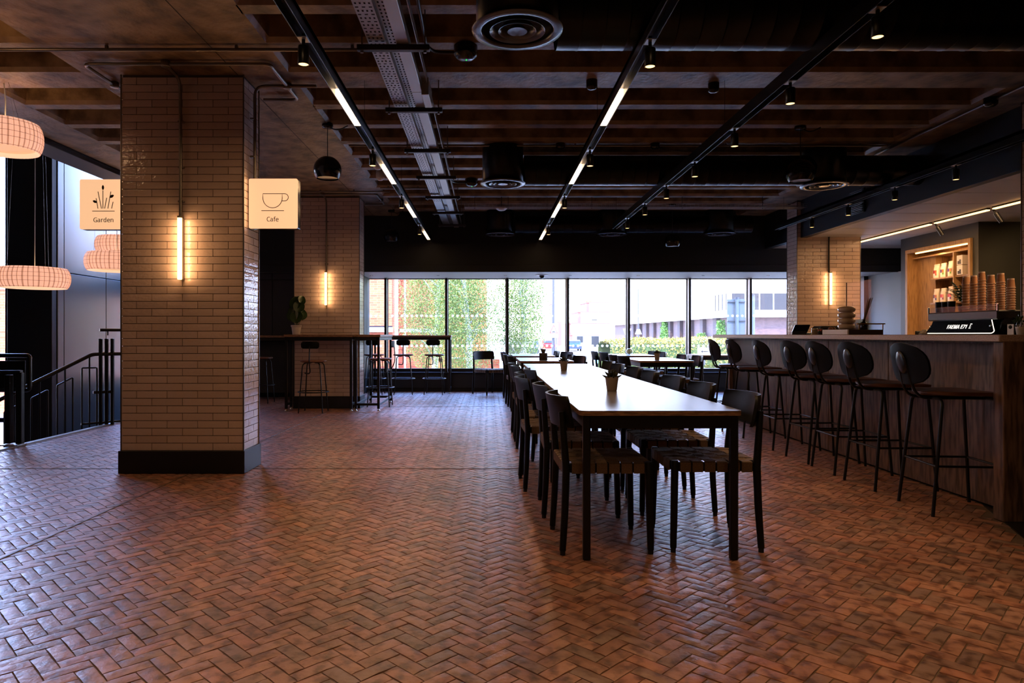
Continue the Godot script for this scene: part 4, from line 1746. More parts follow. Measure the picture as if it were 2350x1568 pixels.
func build_tables() -> void:
	dining_table("long dining table with rounded corners nearest the camera, holding two potted succulents", 0.444, 1.238, 3.31, 8.65, [-0.9, 0.9])
	dining_table("dining table with the dark stepped vase, beyond the long table", 0.444, 1.20, 9.50, 10.95, [])
	dining_table("dining table farthest back on the left of the aisle, against the window", 0.43, 1.16, 11.75, 13.0, [])
	dining_table("dining table with the single succulent, nearer the bar", 2.12, 2.90, 9.58, 11.0, [])
	dining_table("dining table with the glass globe, by the window behind the succulent table", 2.20, 2.98, 11.9, 13.1, [])
	dining_table("window table partly hidden by the bar's far end", 3.80, 4.75, 12.2, 13.05, [])
	var src := dining_chair(true)
	var ord := ["first", "second", "third", "fourth", "fifth", "sixth", "seventh"]
	var rd := [3.672, 4.372, 5.07, 5.77, 6.47, 7.17, 7.87]
	var ld := [3.635, 4.315, 5.005, 5.58, 6.15, 6.80, 7.45]
	var lx := [0.593, 0.565, 0.478, 0.50, 0.60, 0.505, 0.50]
	var lt := [0.02, -0.02, 0.03, -0.02, 0.05, 0.0, 0.02]
	for i in 7:
		var lab := "black chair with woven seat, %s from the near end on the long table's right" % ord[i]
		if i == 0:
			src.position = V(1.155, 0, rd[0])
			src.rotation.y = -PI / 2
			src.set_meta("label", "black chair with woven seat at the long table's near right corner")
			src.set_meta("group", "chairs at the long table")
		else:
			copy_of(src, V(1.155 + [0, 0, 0.01, 0, 0.02, -0.01, 0.02][i], 0, rd[i]), -PI / 2 + [0, 0, 0.03, -0.02, 0.02, 0, 0.04][i], lab, "dining_chair")
	for i in 7:
		var lab := "black chair with woven seat, %s from the near end on the long table's left" % ord[i]
		if i == 0:
			lab = "black chair with woven seat at the long table's near left corner"
		copy_of(src, V(lx[i], 0, ld[i]), PI / 2 + lt[i], lab, "dining_chair")
	var far := dining_chair(false)
	far.set_meta("group", "chairs at the far tables")
	var spots := [
		[0.56, 9.98, PI / 2, "nearer black chair on the left of the stepped-vase table"], [0.52, 10.62, PI / 2 + 0.05, "farther black chair on the left of the stepped-vase table"],
		[1.13, 9.86, -PI / 2 + 0.25, "nearer black chair on the right of the stepped-vase table"], [1.06, 10.55, -PI / 2, "farther black chair on the right of the stepped-vase table"],
		[0.50, 12.05, PI / 2, "black chair on the left of the farthest left-hand table"], [1.22, 12.15, -PI / 2 + 0.35, "nearer black chair on the right of the farthest left-hand table"],
		[1.06, 12.75, -PI / 2, "farther black chair on the right of the farthest left-hand table"],
		[0.03, 12.62, 0.62, "lone black chair with woven seat standing by the window left of the tables"],
		[2.17, 9.92, PI / 2 + 0.12, "nearer black chair on the left of the single-succulent table"], [2.15, 10.55, PI / 2, "farther black chair on the left of the single-succulent table"],
		[2.84, 9.98, -PI / 2 - 0.05, "nearer black chair on the right of the single-succulent table"], [2.80, 10.6, -PI / 2, "farther black chair on the right of the single-succulent table"],
		[2.26, 12.12, PI / 2 + 0.1, "nearer black chair on the left of the glass-globe table"], [2.20, 12.70, PI / 2, "farther black chair on the left of the glass-globe table"],
		[2.90, 12.2, -PI / 2, "nearer black chair on the right of the glass-globe table"], [2.86, 12.8, -PI / 2, "farther black chair on the right of the glass-globe table"]]
	for i in spots.size():
		var e = spots[i]
		if i == 0:
			far.position = V(e[0], 0, e[1])
			far.rotation.y = e[2]
			far.set_meta("label", e[3])
		else:
			copy_of(far, V(e[0], 0, e[1]), e[2], e[3], "dining_chair")


# ---------------------------------------------------------------- high tables round the far column

func high_frame(p: Node3D, x0: float, x1: float, d0: float, d1: float, h: float) -> void:
	var m := M("black_metal")
	var t := 0.036
	var s := st()
	slab(s, x0, x1, h - 0.035, h, d0, d1, 0.004)
	obj("worktop", s, M("oak_edge"), p)
	for e in [[x0 + 0.03, d0 + 0.03], [x1 - 0.03, d0 + 0.03], [x0 + 0.03, d1 - 0.03], [x1 - 0.03, d1 - 0.03]]:
		s = st()
		slab(s, e[0] - t / 2, e[0] + t / 2, 0.028, h - 0.036, e[1] - t / 2, e[1] + t / 2, 0.003)
		var leg := obj("leg", s, m, p)
		s = st()
		lathe(s, [Vector2(0.022, 0), Vector2(0.022, 0.006), Vector2(0.008, 0.012), Vector2(0.008, 0.03)], 12, Transform3D(Basis.IDENTITY, V(e[0], 0, e[1])))
		obj("foot", s, M("chrome"), leg)
	s = st()
	for d in [d0 + 0.03, d1 - 0.03]:
		slab(s, x0 + 0.03, x1 - 0.03, h - 0.085, h - 0.036, d - t / 2, d + t / 2, 0.003)
	for x in [x0 + 0.03, x1 - 0.03]:
		slab(s, x - t / 2, x + t / 2, h - 0.085, h - 0.036, d0 + 0.03, d1 - 0.03, 0.003)
	obj("top_frame", s, m, p)
	s = st()
	for x in [x0 + 0.03, x1 - 0.03]:
		slab(s, x - t / 2, x + t / 2, 0.075, 0.11, d0 + 0.03, d1 - 0.03, 0.003)
	if x1 - x0 < 0.6:
		slab(s, x0 + 0.03, x1 - 0.03, 0.075, 0.11, d0 + 0.03 - t / 2, d0 + 0.03 + t / 2, 0.003)
		slab(s, x0 + 0.03, x1 - 0.03, 0.075, 0.11, d1 - 0.03 - t / 2, d1 - 0.03 + t / 2, 0.003)
	obj("foot_bar", s, m, p)


func high_stool() -> Node3D:
	var p := thing("high_stool", "", "bar stool")
	var m := M("black_metal")
	var s := st()
	lathe(s, [Vector2(0, 0.706), Vector2(0.15, 0.706), Vector2(0.180, 0.714), Vector2(0.187, 0.722), Vector2(0.182, 0.734), Vector2(0.165, 0.738), Vector2(0, 0.734)], 28)
	obj("seat", s, mat("tan_seat", Color(0.42, 0.26, 0.17), 0.5), p)
	for e in [[-1, -1], [1, -1], [1, 1], [-1, 1]]:
		s = st()
		tube(s, bent([Vector3(e[0] * 0.03, 0.700, e[1] * 0.03), Vector3(e[0] * 0.120, 0.700, e[1] * 0.120), Vector3(e[0] * 0.168, 0.0, e[1] * 0.168)], 0.06, 6), 0.0085, 8)
		obj("leg", s, m, p)
	s = st()
	tube(s, circle(Vector3(0, 0.29, 0), 0.213, 36), 0.0075, 8, true)
	obj("footrest", s, m, p)
	s = st()
	tube(s, bent([Vector3(0, 0.955, -0.215), Vector3(0, 0.70, -0.235), Vector3(0, 0.545, -0.165), Vector3(0.09, 0.56, -0.125)], 0.06, 6), 0.0085, 8)
	obj("back_stem", s, m, p)
	s = st()
	var fr := []
	var bk := []
	for i in 7:
		var a := i / 6.0
		var y := 0.902 + 0.102 * a
		var half := 0.125 - 0.028 * pow(absf(a * 2 - 1), 5.0)
		var r1 := []
		var r2 := []
		for j in 9:
			var f := j / 4.0 - 1.0
			r1.append(Vector3(f * half, y, -0.208 + 0.035 * f * f))
			r2.append(Vector3(f * half, y, -0.224 + 0.035 * f * f))
		fr.append(r1)
		bk.append(r2)
	sheet(s, fr, bk)
	obj("backrest", s, M("stool_shell"), p)
	return p


func build_high_tables() -> void:
	var p := thing("high_table", "narrow oak-topped high table in front of the far left column", "high table")
	high_frame(p, -2.94, -1.945, 9.82, 10.13, 1.099)
	p = thing("high_table", "narrow high table running back along the column's right side", "high table")
	high_frame(p, -1.935, -1.55, 9.82, 11.1, 1.099)
	p = thing("high_table", "high bar table along the street window, left of the chairs", "high table")
	high_frame(p, -2.2, -0.69, 12.75, 13.15, 1.085)
	p = thing("high_table", "high table in the shade before the navy panelled wall", "high table")
	high_frame(p, -4.6, -2.98, 11.15, 11.6, 1.085)
	var s := st()
	slab(s, -4.5, -3.02, 0.12, 1.0, 11.50, 11.53, 0.003)
	obj("modesty_panel", s, M("black_paint"), p)
	var src := high_stool()
	src.set_meta("group", "high stools with round tan seats")
	var spots := [[-2.475, 9.68, PI, "high stool with round tan seat in front of the far left column"],
		[-1.66, 10.5, -PI / 2, "high stool with its back to the windows at the column's right side"],
		[-2.10, 12.62, PI, "leftmost high stool at the window table, half hidden by the column"],
		[-1.56, 12.58, PI + 0.1, "middle high stool at the window table"],
		[-0.99, 12.60, PI - 0.05, "rightmost high stool at the window table"],
		[-3.66, 11.0, PI / 2, "high stool in deep shade beside the near column, at the navy wall"]]
	for i in spots.size():
		var e = spots[i]
		# these stools turn their backs to the viewer's side of the table they face
		if i == 0:
			src.position = V(e[0], 0, e[1])
			src.rotation.y = e[2]
			src.set_meta("label", e[3])
		else:
			copy_of(src, V(e[0], 0, e[1]), e[2], e[3], "high_stool")
	for e in [[-3.83, 11.02], [-0.975, 12.62]]:
		var tg := thing("paper_tag", "white paper tag hanging under the shaded stool seat" if e[0] < -3 else "small grey tag hanging under the right window stool's seat", "tag", V(e[0] + 0.09, 0.62, e[1]), 0.3)
		s = st()
		box(s, Vector3(0, 0.01, 0), Vector3(0.055, 0.07, 0.002), 0.0)
		obj("card", s, M("white_plastic"), tg)
		s = st()
		tube(s, [Vector3(0, 0.045, 0), Vector3(0.01, 0.09, 0)], 0.0012, 4)
		obj("string", s, M("white_cord"), tg)


# ---------------------------------------------------------------- pots, vases

func succulent(label: String, at: Vector3, dia: float, h: float, seed_: int) -> void:
	var p := thing("potted_succulent", label, "potted plant", at, 0.0, "grey pots with succulents on the tables")
	var r := dia / 2
	var s := st()
	lathe(s, [Vector2(0, 0), Vector2(r * 0.70, 0), Vector2(r * 0.73, 0.003), Vector2(r, h), Vector2(r, h), Vector2(r * 0.93, h), Vector2(r * 0.90, h - 0.015), Vector2(0, h - 0.015)], 28)
	obj("pot", s, M("pot_grey"), p)
	s = st()
	lathe(s, [Vector2(0, h - 0.008), Vector2(r * 0.9, h - 0.012)], 20)
	obj("soil", s, M("soil"), p)
	var rr := RandomNumberGenerator.new()
	rr.seed = seed_
	for ring in 4:
		var n: int = [9, 8, 6, 4][ring]
		for k in n:
			var a := TAU * k / n + ring * 0.4 + rr.randf_range(-0.15, 0.15)
			var el: float = [0.25, 0.6, 0.95, 1.3][ring]
			var len_: float = r * [1.45, 1.25, 1.0, 0.8][ring] * rr.randf_range(0.85, 1.15)
			var dir := Vector3(cos(a) * cos(el), sin(el), sin(a) * cos(el))
			s = st()
			var b := Vector3(0, h - 0.012 + 0.006 * ring, 0)
			tube(s, [b, b + dir * len_ * 0.4, b + dir * len_ * 0.75 + Vector3.UP * 0.003, b + dir * len_ + Vector3.UP * 0.008], [r * 0.12, r * 0.20, r * 0.15, 0.001], 6)
			obj("leaf", s, M("leaf_succulent"), p)


func build_small_things() -> void:
	succulent("grey pot with a spiky succulent, nearer of two on the long table", V(0.814, 0.730, 4.49), 0.089, 0.092, 3)
	succulent("grey pot with a succulent, farther of two on the long table", V(0.785, 0.730, 7.07), 0.086, 0.098, 4)
	succulent("grey pot with a green succulent on the table nearer the bar", V(2.446, 0.730, 9.88), 0.085, 0.10, 5)
	var p := thing("stepped_vase", "dark square stepped vase with a flared neck on the far table", "vase", V(0.80, 0.730, 9.88))
	var s := st()
	lathe(s, [Vector2(0, 0), Vector2(0.055, 0), Vector2(0.060, 0.005), Vector2(0.060, 0.098), Vector2(0.060, 0.098), Vector2(0.055, 0.102), Vector2(0.024, 0.102), Vector2(0.024, 0.102), Vector2(0.028, 0.12), Vector2(0.041, 0.158), Vector2(0.037, 0.158), Vector2(0.02, 0.12), Vector2(0, 0.11)], 28)
	obj("body", s, mat("vase_dark", Color(0.22, 0.16, 0.14), 0.6), p)
	p = thing("glass_globe", "small clear amber-tinted glass globe on the window table", "glass globe", V(2.60, 0.730, 12.55))
	s = st()
	var prof := []
	for i in 13:
		var a := -PI / 2 + 0.4 + (PI - 0.9) * i / 12.0
		prof.append(Vector2(cos(a) * 0.062, 0.060 + sin(a) * 0.062))
	var inner := prof.duplicate()
	inner.reverse()
	for q in inner:
		prof.append(Vector2(q.x * 0.95, 0.060 + (q.y - 0.060) * 0.95))
	lathe(s, [Vector2(0, 0.003)] + prof + [Vector2(0, 0.006)], 28)
	var gm := mat("globe_glass", Color(0.80, 0.72, 0.50, 0.25), 0.05)
	gm.transparency = BaseMaterial3D.TRANSPARENCY_ALPHA
	obj("bowl", s, gm, p)
	# broad-leaved plant on the high table
	p = thing("leafy_plant", "broad-leaved green plant in a cream pot on the high table", "potted plant", V(-2.80, 1.099, 9.97))
	s = st()
	lathe(s, [Vector2(0, 0), Vector2(0.052, 0), Vector2(0.055, 0.004), Vector2(0.068, 0.112), Vector2(0.068, 0.112), Vector2(0.076, 0.114), Vector2(0.078, 0.138), Vector2(0.078, 0.138), Vector2(0.072, 0.138), Vector2(0.068, 0.115), Vector2(0, 0.11)], 28)
	obj("pot", s, M("pot_cream"), p)
	s = st()
	lathe(s, [Vector2(0, 0.125), Vector2(0.07, 0.118)], 20)
	obj("soil", s, M("soil"), p)
	var leaves := [[-0.045, 0.30, 0.03, 0.105, 0.4, -0.5], [0.02, 0.27, 0.06, 0.10, 0.2, 0.1], [0.085, 0.30, 0.0, 0.085, 0.3, 0.8], [0.0, 0.48, 0.02, 0.105, 0.1, -0.2], [0.045, 0.50, -0.02, 0.095, -0.1, 0.4],
		[-0.03, 0.46, -0.03, 0.09, -0.4, -0.5], [0.055, 0.42, 0.05, 0.09, 0.4, 0.5], [-0.075, 0.36, -0.02, 0.08, 0.1, -0.9], [0.09, 0.52, 0.03, 0.06, 0.3, 0.9], [0.02, 0.36, -0.06, 0.09, -0.6, 0.1]]
	for e in leaves:
		s = st()
		var c := Vector3(e[0], e[1], e[2])
		tube(s, [Vector3(e[0] * 0.25, 0.12, e[2] * 0.25), Vector3(e[0] * 0.6, e[1] * 0.6, e[2] * 0.6), c - Vector3(0, e[3] * 0.6, 0)], 0.0035, 6)
		var b := Basis.from_euler(Vector3(-0.3 + e[4] * 0.7, e[5] * 0.55, -e[5] * 0.40))
		var fr := []
		var bk := []
		for i in 8:
			var t := i / 7.0
			var half: float = e[3] * 0.92 * pow(maxf(0.0, sin(PI * clampf(0.06 + t * 0.90, 0, 1))), 0.62)
			var r1 := []
			var r2 := []
			for j in 5:
				var f := j / 2.0 - 1.0
				var q := Vector3(f * half, (t - 0.55) * e[3] * 1.9, 0.018 * absf(f) - 0.04 * t * t)
				r1.append(c + b * q)
				r2.append(c + b * (q - Vector3(0, 0, 0.0015)))
			fr.append(r1)
			bk.append(r2)
		sheet(s, fr, bk)
		obj("leaf", s, M("leaf_dark"), p)


# ---------------------------------------------------------------- ceiling services

func build_ceiling_services() -> void:
	var cd := M("conduit")
	# perforated tray, trunking and brackets
	var p := thing("cable_tray", "perforated galvanised cable tray hung below the ceiling beside the trunking", "cable tray")
	var s := st()
	slab(s, -0.757, -0.648, 2.95, 2.953, 0.0, 11.7)
	slab(s, -0.759, -0.756, 2.95, 3.0, 0.0, 11.7)
	slab(s, -0.649, -0.646, 2.95, 3.0, 0.0, 11.7)
	obj("tray", s, M("galvanised"), p)
	s = st()
	slab(s, -0.648, -0.585, 3.0, 3.003, 0.0, 11.7)
	slab(s, -0.462, -0.458, 2.99, 3.05, 0.0, 11.7)
	obj("side_flange", s, M("galvanised"), p)
	var hole := st()
	box(hole, Vector3.ZERO, Vector3(0.010, 0.0016, 0.018))
	var places := []
	var d := 3.0
	var k := 0
	while d < 9.5:
		for x in ([-0.742, -0.716, -0.690, -0.664] if k % 2 == 0 else [-0.742, -0.703, -0.664]):
			places.append(Transform3D(Basis(Vector3.UP, 0.0 if k % 2 == 0 else PI / 2), V(x, 2.9495, d)))
		for x in [-0.630, -0.604]:
			places.append(Transform3D(Basis.IDENTITY, V(x, 2.9995, d)))
		d += 0.045
		k += 1
	scatter("perforation", mesh_of(hole), mat("hole_dark", Color(0.03, 0.028, 0.026), 0.9), places, [], p)
	p = thing("cable_trunking", "plain grey metal cable trunking running beside the perforated tray", "cable trunking")
	var joints := [0.0, 2.4, 5.17, 6.6, 9.0, 11.7]
	for i in joints.size() - 1:
		s = st()
		slab(s, -0.580, -0.500, 2.935, 3.0, joints[i] + 0.002, joints[i + 1] - 0.002, 0.003)
		obj("trunking_length", s, M("galvanised"), p)
	s = st()
	slab(s, -0.500, -0.445, 2.90, 3.03, 5.12, 5.42, 0.003)
	obj("junction_box", s, M("galvanised"), p)
	var n := 0
	for bd in [3.20, 4.33, 5.53, 6.755, 7.905, 9.055, 10.205, 11.355]:
		var words := ["above the camera", "nearest in view", "second in view, at the junction box", "third in view", "fourth in view", "fifth in view", "second last before the bulkhead", "last, next to the bulkhead"]
		var b := thing("tray_bracket", "dark strut bracket under the cable tray, " + words[n], "bracket", V(-0.60, 0, bd), 0.0, "strut brackets along the cable tray")
		s = st()
		box(s, Vector3(0, 2.917, 0), Vector3(0.46, 0.036, 0.041), 0.003)
		obj("strut", s, M("edge_dark"), b)
		for x in [-0.20, 0.20]:
			s = st()
			tube(s, [Vector3(x, 2.885, 0), Vector3(x, 3.165, 0)], 0.005, 6)
			var rod := obj("rod", s, M("conduit"), b)
			s = st()
			tube(s, [Vector3(x, 2.886, 0), Vector3(x, 2.898, 0)], 0.011, 6)
			obj("nut", s, M("conduit"), rod)
		n += 1
	# conduits
	var runs := [
		["steel conduit crossing the wide beam above the near column", [V(-4.1, 3.128, 4.86), V(-0.8, 3.128, 4.86)], 0.013],
		["steel conduit running across the ribs at mid ceiling", [V(-1.5, 3.135, 7.36), V(4.3, 3.135, 7.36)], 0.011],
		["steel conduit across the beam above the far left column", [V(-3.1, 3.135, 9.72), V(-1.4, 3.135, 9.72)], 0.012],
		["thin conduit along the right-hand beam toward the black sensor", [V(4.40, 3.14, 4.4), V(4.40, 3.14, 7.8)], 0.012],
		["thin conduit crossing the ribs before the mesh tray", [V(-1.5, 3.135, 9.5), V(-0.75, 3.135, 9.5)], 0.011]]
	for r in runs:
		var c := thing("conduit", r[0], "conduit")
		s = st()
		tube(s, r[1], r[2], 8)
		obj("pipe", s, cd, c)
		for t in [0.15, 0.42, 0.7, 0.95]:
			s = st()
			var at: Vector3 = r[1][0].lerp(r[1][1], t)
			box(s, at + Vector3(0, 0.012, 0), Vector3(0.022, 0.035, 0.022), 0.003)
			obj("saddle", s, cd, c)
	column_conduit("steel conduit ring and drop around the near column's head", -2.422, 5.41, true)
	column_conduit("steel conduit ring and drop around the far left column's head", -2.40, 10.17, false)
	p = thing("conduit", "dark conduit dropping past the right column's wall lamp", "conduit")
	s = st()
	tube(s, bent([V(5.22, 3.13, 10.2), V(5.22, 3.13, 10.455), V(5.22, 2.05, 10.455)], 0.06), 0.012, 8)
	obj("pipe", s, mat("conduit_dark", Color(0.16, 0.14, 0.12), 0.4, 0.6), p)
	# drums with round diffusers, and the ducts that feed them
	var drums := [["round air diffuser on a black drum, nearest the camera overhead", 0.16, 3.73], ["round air diffuser on a black drum at mid ceiling, left of the aisle lights", 0.163, 7.52], ["small-looking far air diffuser left of the second light track", 0.20, 11.35],
		["round air diffuser lit warm on its rim, over the bar side", 3.75, 7.62], ["far air diffuser right of the second light track, before the bulkhead", 2.05, 11.35], ["far air diffuser nearest the right column, before the bulkhead", 3.83, 11.3]]
	for e in drums:
		air_diffuser(e[0], V(e[1], 2.752, e[2]))
	air_duct("large black spiral air duct across the ceiling near the camera", 0.40, 4.32, 2.985, 3.98, 0.215)
	air_duct("black spiral air duct across the middle of the ceiling", 0.40, 4.78, 2.93, 7.62, 0.165)
	air_duct("black spiral air duct in front of the window bulkhead", 0.45, 4.30, 2.93, 11.35, 0.15)
	mesh_tray()
	# sensors, speakers and detectors
	black_puck("black ceiling detector with a tiny green light near the front diffuser", V(-0.16, 3.115, 4.877), 0.085, true)
	black_puck("black ceiling detector with a tiny green light at the mid diffuser", V(-0.22, 3.115, 9.05), 0.085, true)
	black_puck("small black ceiling puck left of the second light track", V(0.84, 3.11, 5.53), 0.045, false)
	black_puck("small black ceiling puck between the two right light tracks", V(1.85, 3.11, 5.60), 0.045, false)
	black_puck("small black ceiling puck at mid ceiling near the second track", V(0.78, 3.13, 7.36), 0.05, false)
	black_puck("small black ceiling puck at mid ceiling near the third track", V(1.80, 3.13, 7.36), 0.05, false)
	black_puck("black sensor box on the right-hand concrete beam", V(4.38, 3.12, 5.95), 0.055, false)
	for e in [["white smoke detector at the wide beam's right edge, upper", -1.30, 8.05], ["white smoke detector at the wide beam's right edge, lower", -1.36, 8.62]]:
		p = thing("smoke_detector", e[0], "smoke detector", V(e[1], 3.09, e[2]))
		s = st()
		lathe(s, [Vector2(0, -0.045), Vector2(0.03, -0.043), Vector2(0.036, -0.03), Vector2(0.036, -0.03), Vector2(0.052, -0.024), Vector2(0.055, 0.0), Vector2(0.055, 0.075), Vector2(0, 0.075)], 20)
		obj("body", s, M("white_plastic"), p)
	p = thing("dome_light", "small white dome hanging from the mesh tray near the bulkhead", "dome", V(0.20, 2.98, 10.205))
	s = st()
	lathe(s, [Vector2(0, -0.035), Vector2(0.05, -0.025), Vector2(0.085, 0.0), Vector2(0.085, 0.0), Vector2(0.085, 0.02), Vector2(0, 0.02)], 22)
	obj("dome", s, M("white_plastic"), p)
	s = st()
	tube(s, [Vector3(0, 0.01, 0), Vector3(0, 0.185, 0)], 0.006, 6)
	obj("stem", s, M("edge_dark"), p)
	p = thing("camera_dome", "white ring and black dome camera in the pale window soffit", "security camera", V(0.985, 2.189, 12.5))
	s = st()
	lathe(s, [Vector2(0.03, 0.0), Vector2(0.03, -0.010), Vector2(0.12, -0.006), Vector2(0.12, 0.001)], 24)
	obj("ring", s, M("white_plastic"), p)
	s = st()
	lathe(s, [Vector2(0, -0.068), Vector2(0.03, -0.06), Vector2(0.045, -0.035), Vector2(0.05, -0.005), Vector2(0.05, 0)], 20)
	obj("dome", s, M("black_gloss"), p)
	n = 0
	for x in [-2.15, -0.92, 0.32, 1.52, 2.77, 3.97, 5.17]:
		p = thing("downlight", ["leftmost recessed soffit downlight, beside the tiled column", "second recessed soffit downlight from the left", "third recessed soffit downlight, left of the camera dome", "fourth recessed soffit downlight, right of the camera dome", "fifth recessed soffit downlight from the left", "sixth recessed soffit downlight from the left", "rightmost recessed soffit downlight, by the right column"][n], "downlight", V(x, 2.1885, 12.6), 0.0, "downlights in the window soffit")
		s = st()
		lathe(s, [Vector2(0.018, 0.002), Vector2(0.018, -0.002), Vector2(0.030, -0.002), Vector2(0.030, 0.002)], 18)
		obj("ring", s, M("edge_dark"), p)
		s = st()
		lathe(s, [Vector2(0, -0.0005), Vector2(0.017, -0.0005)], 16)
		obj("lamp", s, emit("dim_bulb", Color(1.0, 0.75, 0.5), 0.7) if n % 2 == 0 else M("black_gloss"), p)
		n += 1


func column_conduit(label: String, x: float, d: float, big: bool) -> void:
	var cd := M("conduit")
	var p := thing("conduit", label, "conduit")
	var s := st()
	var y := 3.132
	var f := d - 0.28
	tube(s, bent([V(x - 0.62, y, d + 0.45), V(x - 0.62, y, f), V(x + 0.78, y, f), V(x + 0.78, y, d + 0.50), V(x + 0.48, y, d + 0.50)], 0.06), 0.0135, 8)
	obj("ring", s, cd, p)
	s = st()
	tube(s, bent([V(x, y, f), V(x, y - 0.02, d - 0.035), V(x, 2.03, d - 0.030)], 0.10), 0.0125, 8)
	obj("drop", s, cd, p)
	for e in [[x, f], [x - 0.62, d + 0.15], [x + 0.78, d + 0.18]]:
		s = st()
		lathe(s, [Vector2(0, -0.02), Vector2(0.032, -0.02), Vector2(0.034, -0.016), Vector2(0.034, 0.022), Vector2(0, 0.022)], 14, Transform3D(Basis.IDENTITY, V(e[0], y, e[1])))
		obj("box", s, cd, p)
	for yy in [2.78, 2.42, 2.15]:
		s = st()
		box(s, V(x, yy, d - 0.018), Vector3(0.045, 0.014, 0.034), 0.003)
		obj("saddle", s, cd, p)
	if big:
		p = thing("conduit", "steel conduit bending down the near column's right side behind the cup sign", "conduit")
		s = st()
		tube(s, bent([V(-1.40, y, 5.58), V(-1.905, y, 5.58), V(-1.905, 2.36, 5.58)], 0.09), 0.014, 8)
		obj("pipe", s, cd, p)
		for yy in [2.86, 2.55]:
			s = st()
			box(s, V(-1.92, yy, 5.58), Vector3(0.034, 0.014, 0.05), 0.003)
			obj("saddle", s, cd, p)


func air_diffuser(label: String, at: Vector3) -> void:
	var p := thing("air_diffuser", label, "air diffuser", at)
	var s := st()
	lathe(s, [Vector2(0.222, 0.012), Vector2(0.225, 0.012), Vector2(0.225, 0.40), Vector2(0.225, 0.40), Vector2(0, 0.40)], 40)
	obj("drum", s, M("duct_black"), p)
	s = st()
	lathe(s, [Vector2(0, 0.05), Vector2(0.19, 0.05), Vector2(0.19, 0.01)], 40)
	obj("throat", s, M("black_paint"), p)
	s = st()
	lathe(s, [Vector2(0.190, 0.03), Vector2(0.196, 0.004), Vector2(0.203, 0.0), Vector2(0.246, 0.003), Vector2(0.250, 0.010), Vector2(0.250, 0.010), Vector2(0.225, 0.014)], 48)
	obj("flange", s, M("diffuser"), p)
	for r in [[0.152, 0.125], [0.104, 0.080]]:
		s = st()
		lathe(s, [Vector2(r[1], 0.034), Vector2(r[1] + 0.004, 0.020), Vector2(r[0] - 0.004, 0.003), Vector2(r[0], 0.002), Vector2(r[0], 0.002), Vector2(r[0] - 0.004, 0.012), Vector2(r[1] + 0.001, 0.036)], 44)
		obj("louvre_ring", s, M("diffuser"), p)
	s = st()
	lathe(s, [Vector2(0, 0.004), Vector2(0.02, 0.006), Vector2(0.05, 0.002), Vector2(0.054, 0.002), Vector2(0.054, 0.002), Vector2(0.040, 0.025), Vector2(0.02, 0.034), Vector2(0, 0.036)], 36)
	obj("centre_cone", s, M("diffuser"), p)


func air_duct(label: String, x0: float, x1: float, y: float, d: float, r: float) -> void:
	var p := thing("air_duct", label, "air duct")
	var s := st()
	var prof := []
	var x := x0
	while x < x1:
		prof += [Vector2(r, x), Vector2(r, x + 0.118), Vector2(r + 0.0016, x + 0.122), Vector2(r + 0.0016, x + 0.128), Vector2(r, x + 0.132)]
		x += 0.135
	lathe(s, prof, 40, Transform3D(Basis(Vector3(0, 1, 0), Vector3(1, 0.0, 0), Vector3(0, 0, 1)), V(0, y, d)))
	obj("spiral_tube", s, M("duct_black"), p)
	for e in [x0 + 0.1, (x0 + x1) / 2, x1 - 0.4]:
		s = st()
		tube(s, [V(e, y + r - 0.01, d), V(e, 3.16, rib_at(d))], 0.005, 6)
		obj("hanger", s, M("edge_dark"), p)


# centre of the nearest rib of the ceiling
func rib_at(d: float) -> float:
	var best := 5.53
	for k in range(-14, 1):
		if absf(4.327 + 0.565 * k - d) < absf(best - d):
			best = 4.327 + 0.565 * k
	for c in [4.877, 5.53]:
		if absf(c - d) < absf(best - d):
			best = c
	for k in 10:
		if absf(6.18 + 0.575 * k - d) < absf(best - d):
			best = 6.18 + 0.575 * k
	return best


func mesh_tray() -> void:
	var p := thing("mesh_tray", "wire mesh cable tray running across the room before the bulkhead", "cable tray")
	var g := M("galvanised")
	var s := st()
	var y := 3.0
	var d := 10.25
	for k in 6:
		tube(s, [V(-0.35, y, d - 0.09 + 0.036 * k), V(4.75, y, d - 0.09 + 0.036 * k)], 0.0040, 4)
	for e in [-0.09, 0.09]:
		for h in [0.022, 0.045]:
			tube(s, [V(-0.35, y + h, d + e), V(4.75, y + h, d + e)], 0.0028, 4)
	obj("long_wires", s, g, p)
	s = st()
	tube(s, [V(0, y + 0.045, d - 0.09), V(0, y, d - 0.09), V(0, y, d + 0.09), V(0, y + 0.045, d + 0.09)], 0.0028, 4)
	var places := []
	for k in 85:
		places.append(Transform3D(Basis.IDENTITY, Vector3(-0.35 + 0.06 * k, 0, 0)))
	scatter("cross_wires", mesh_of(s), g, places, [], p)
	for x in [-0.2, 0.3, 1.55, 2.9, 4.1]:
		s = st()
		tube(s, [V(x, y - 0.02, 10.205), V(x, 3.165, 10.205)], 0.004, 6)
		obj("hanger", s, M("edge_dark"), p)


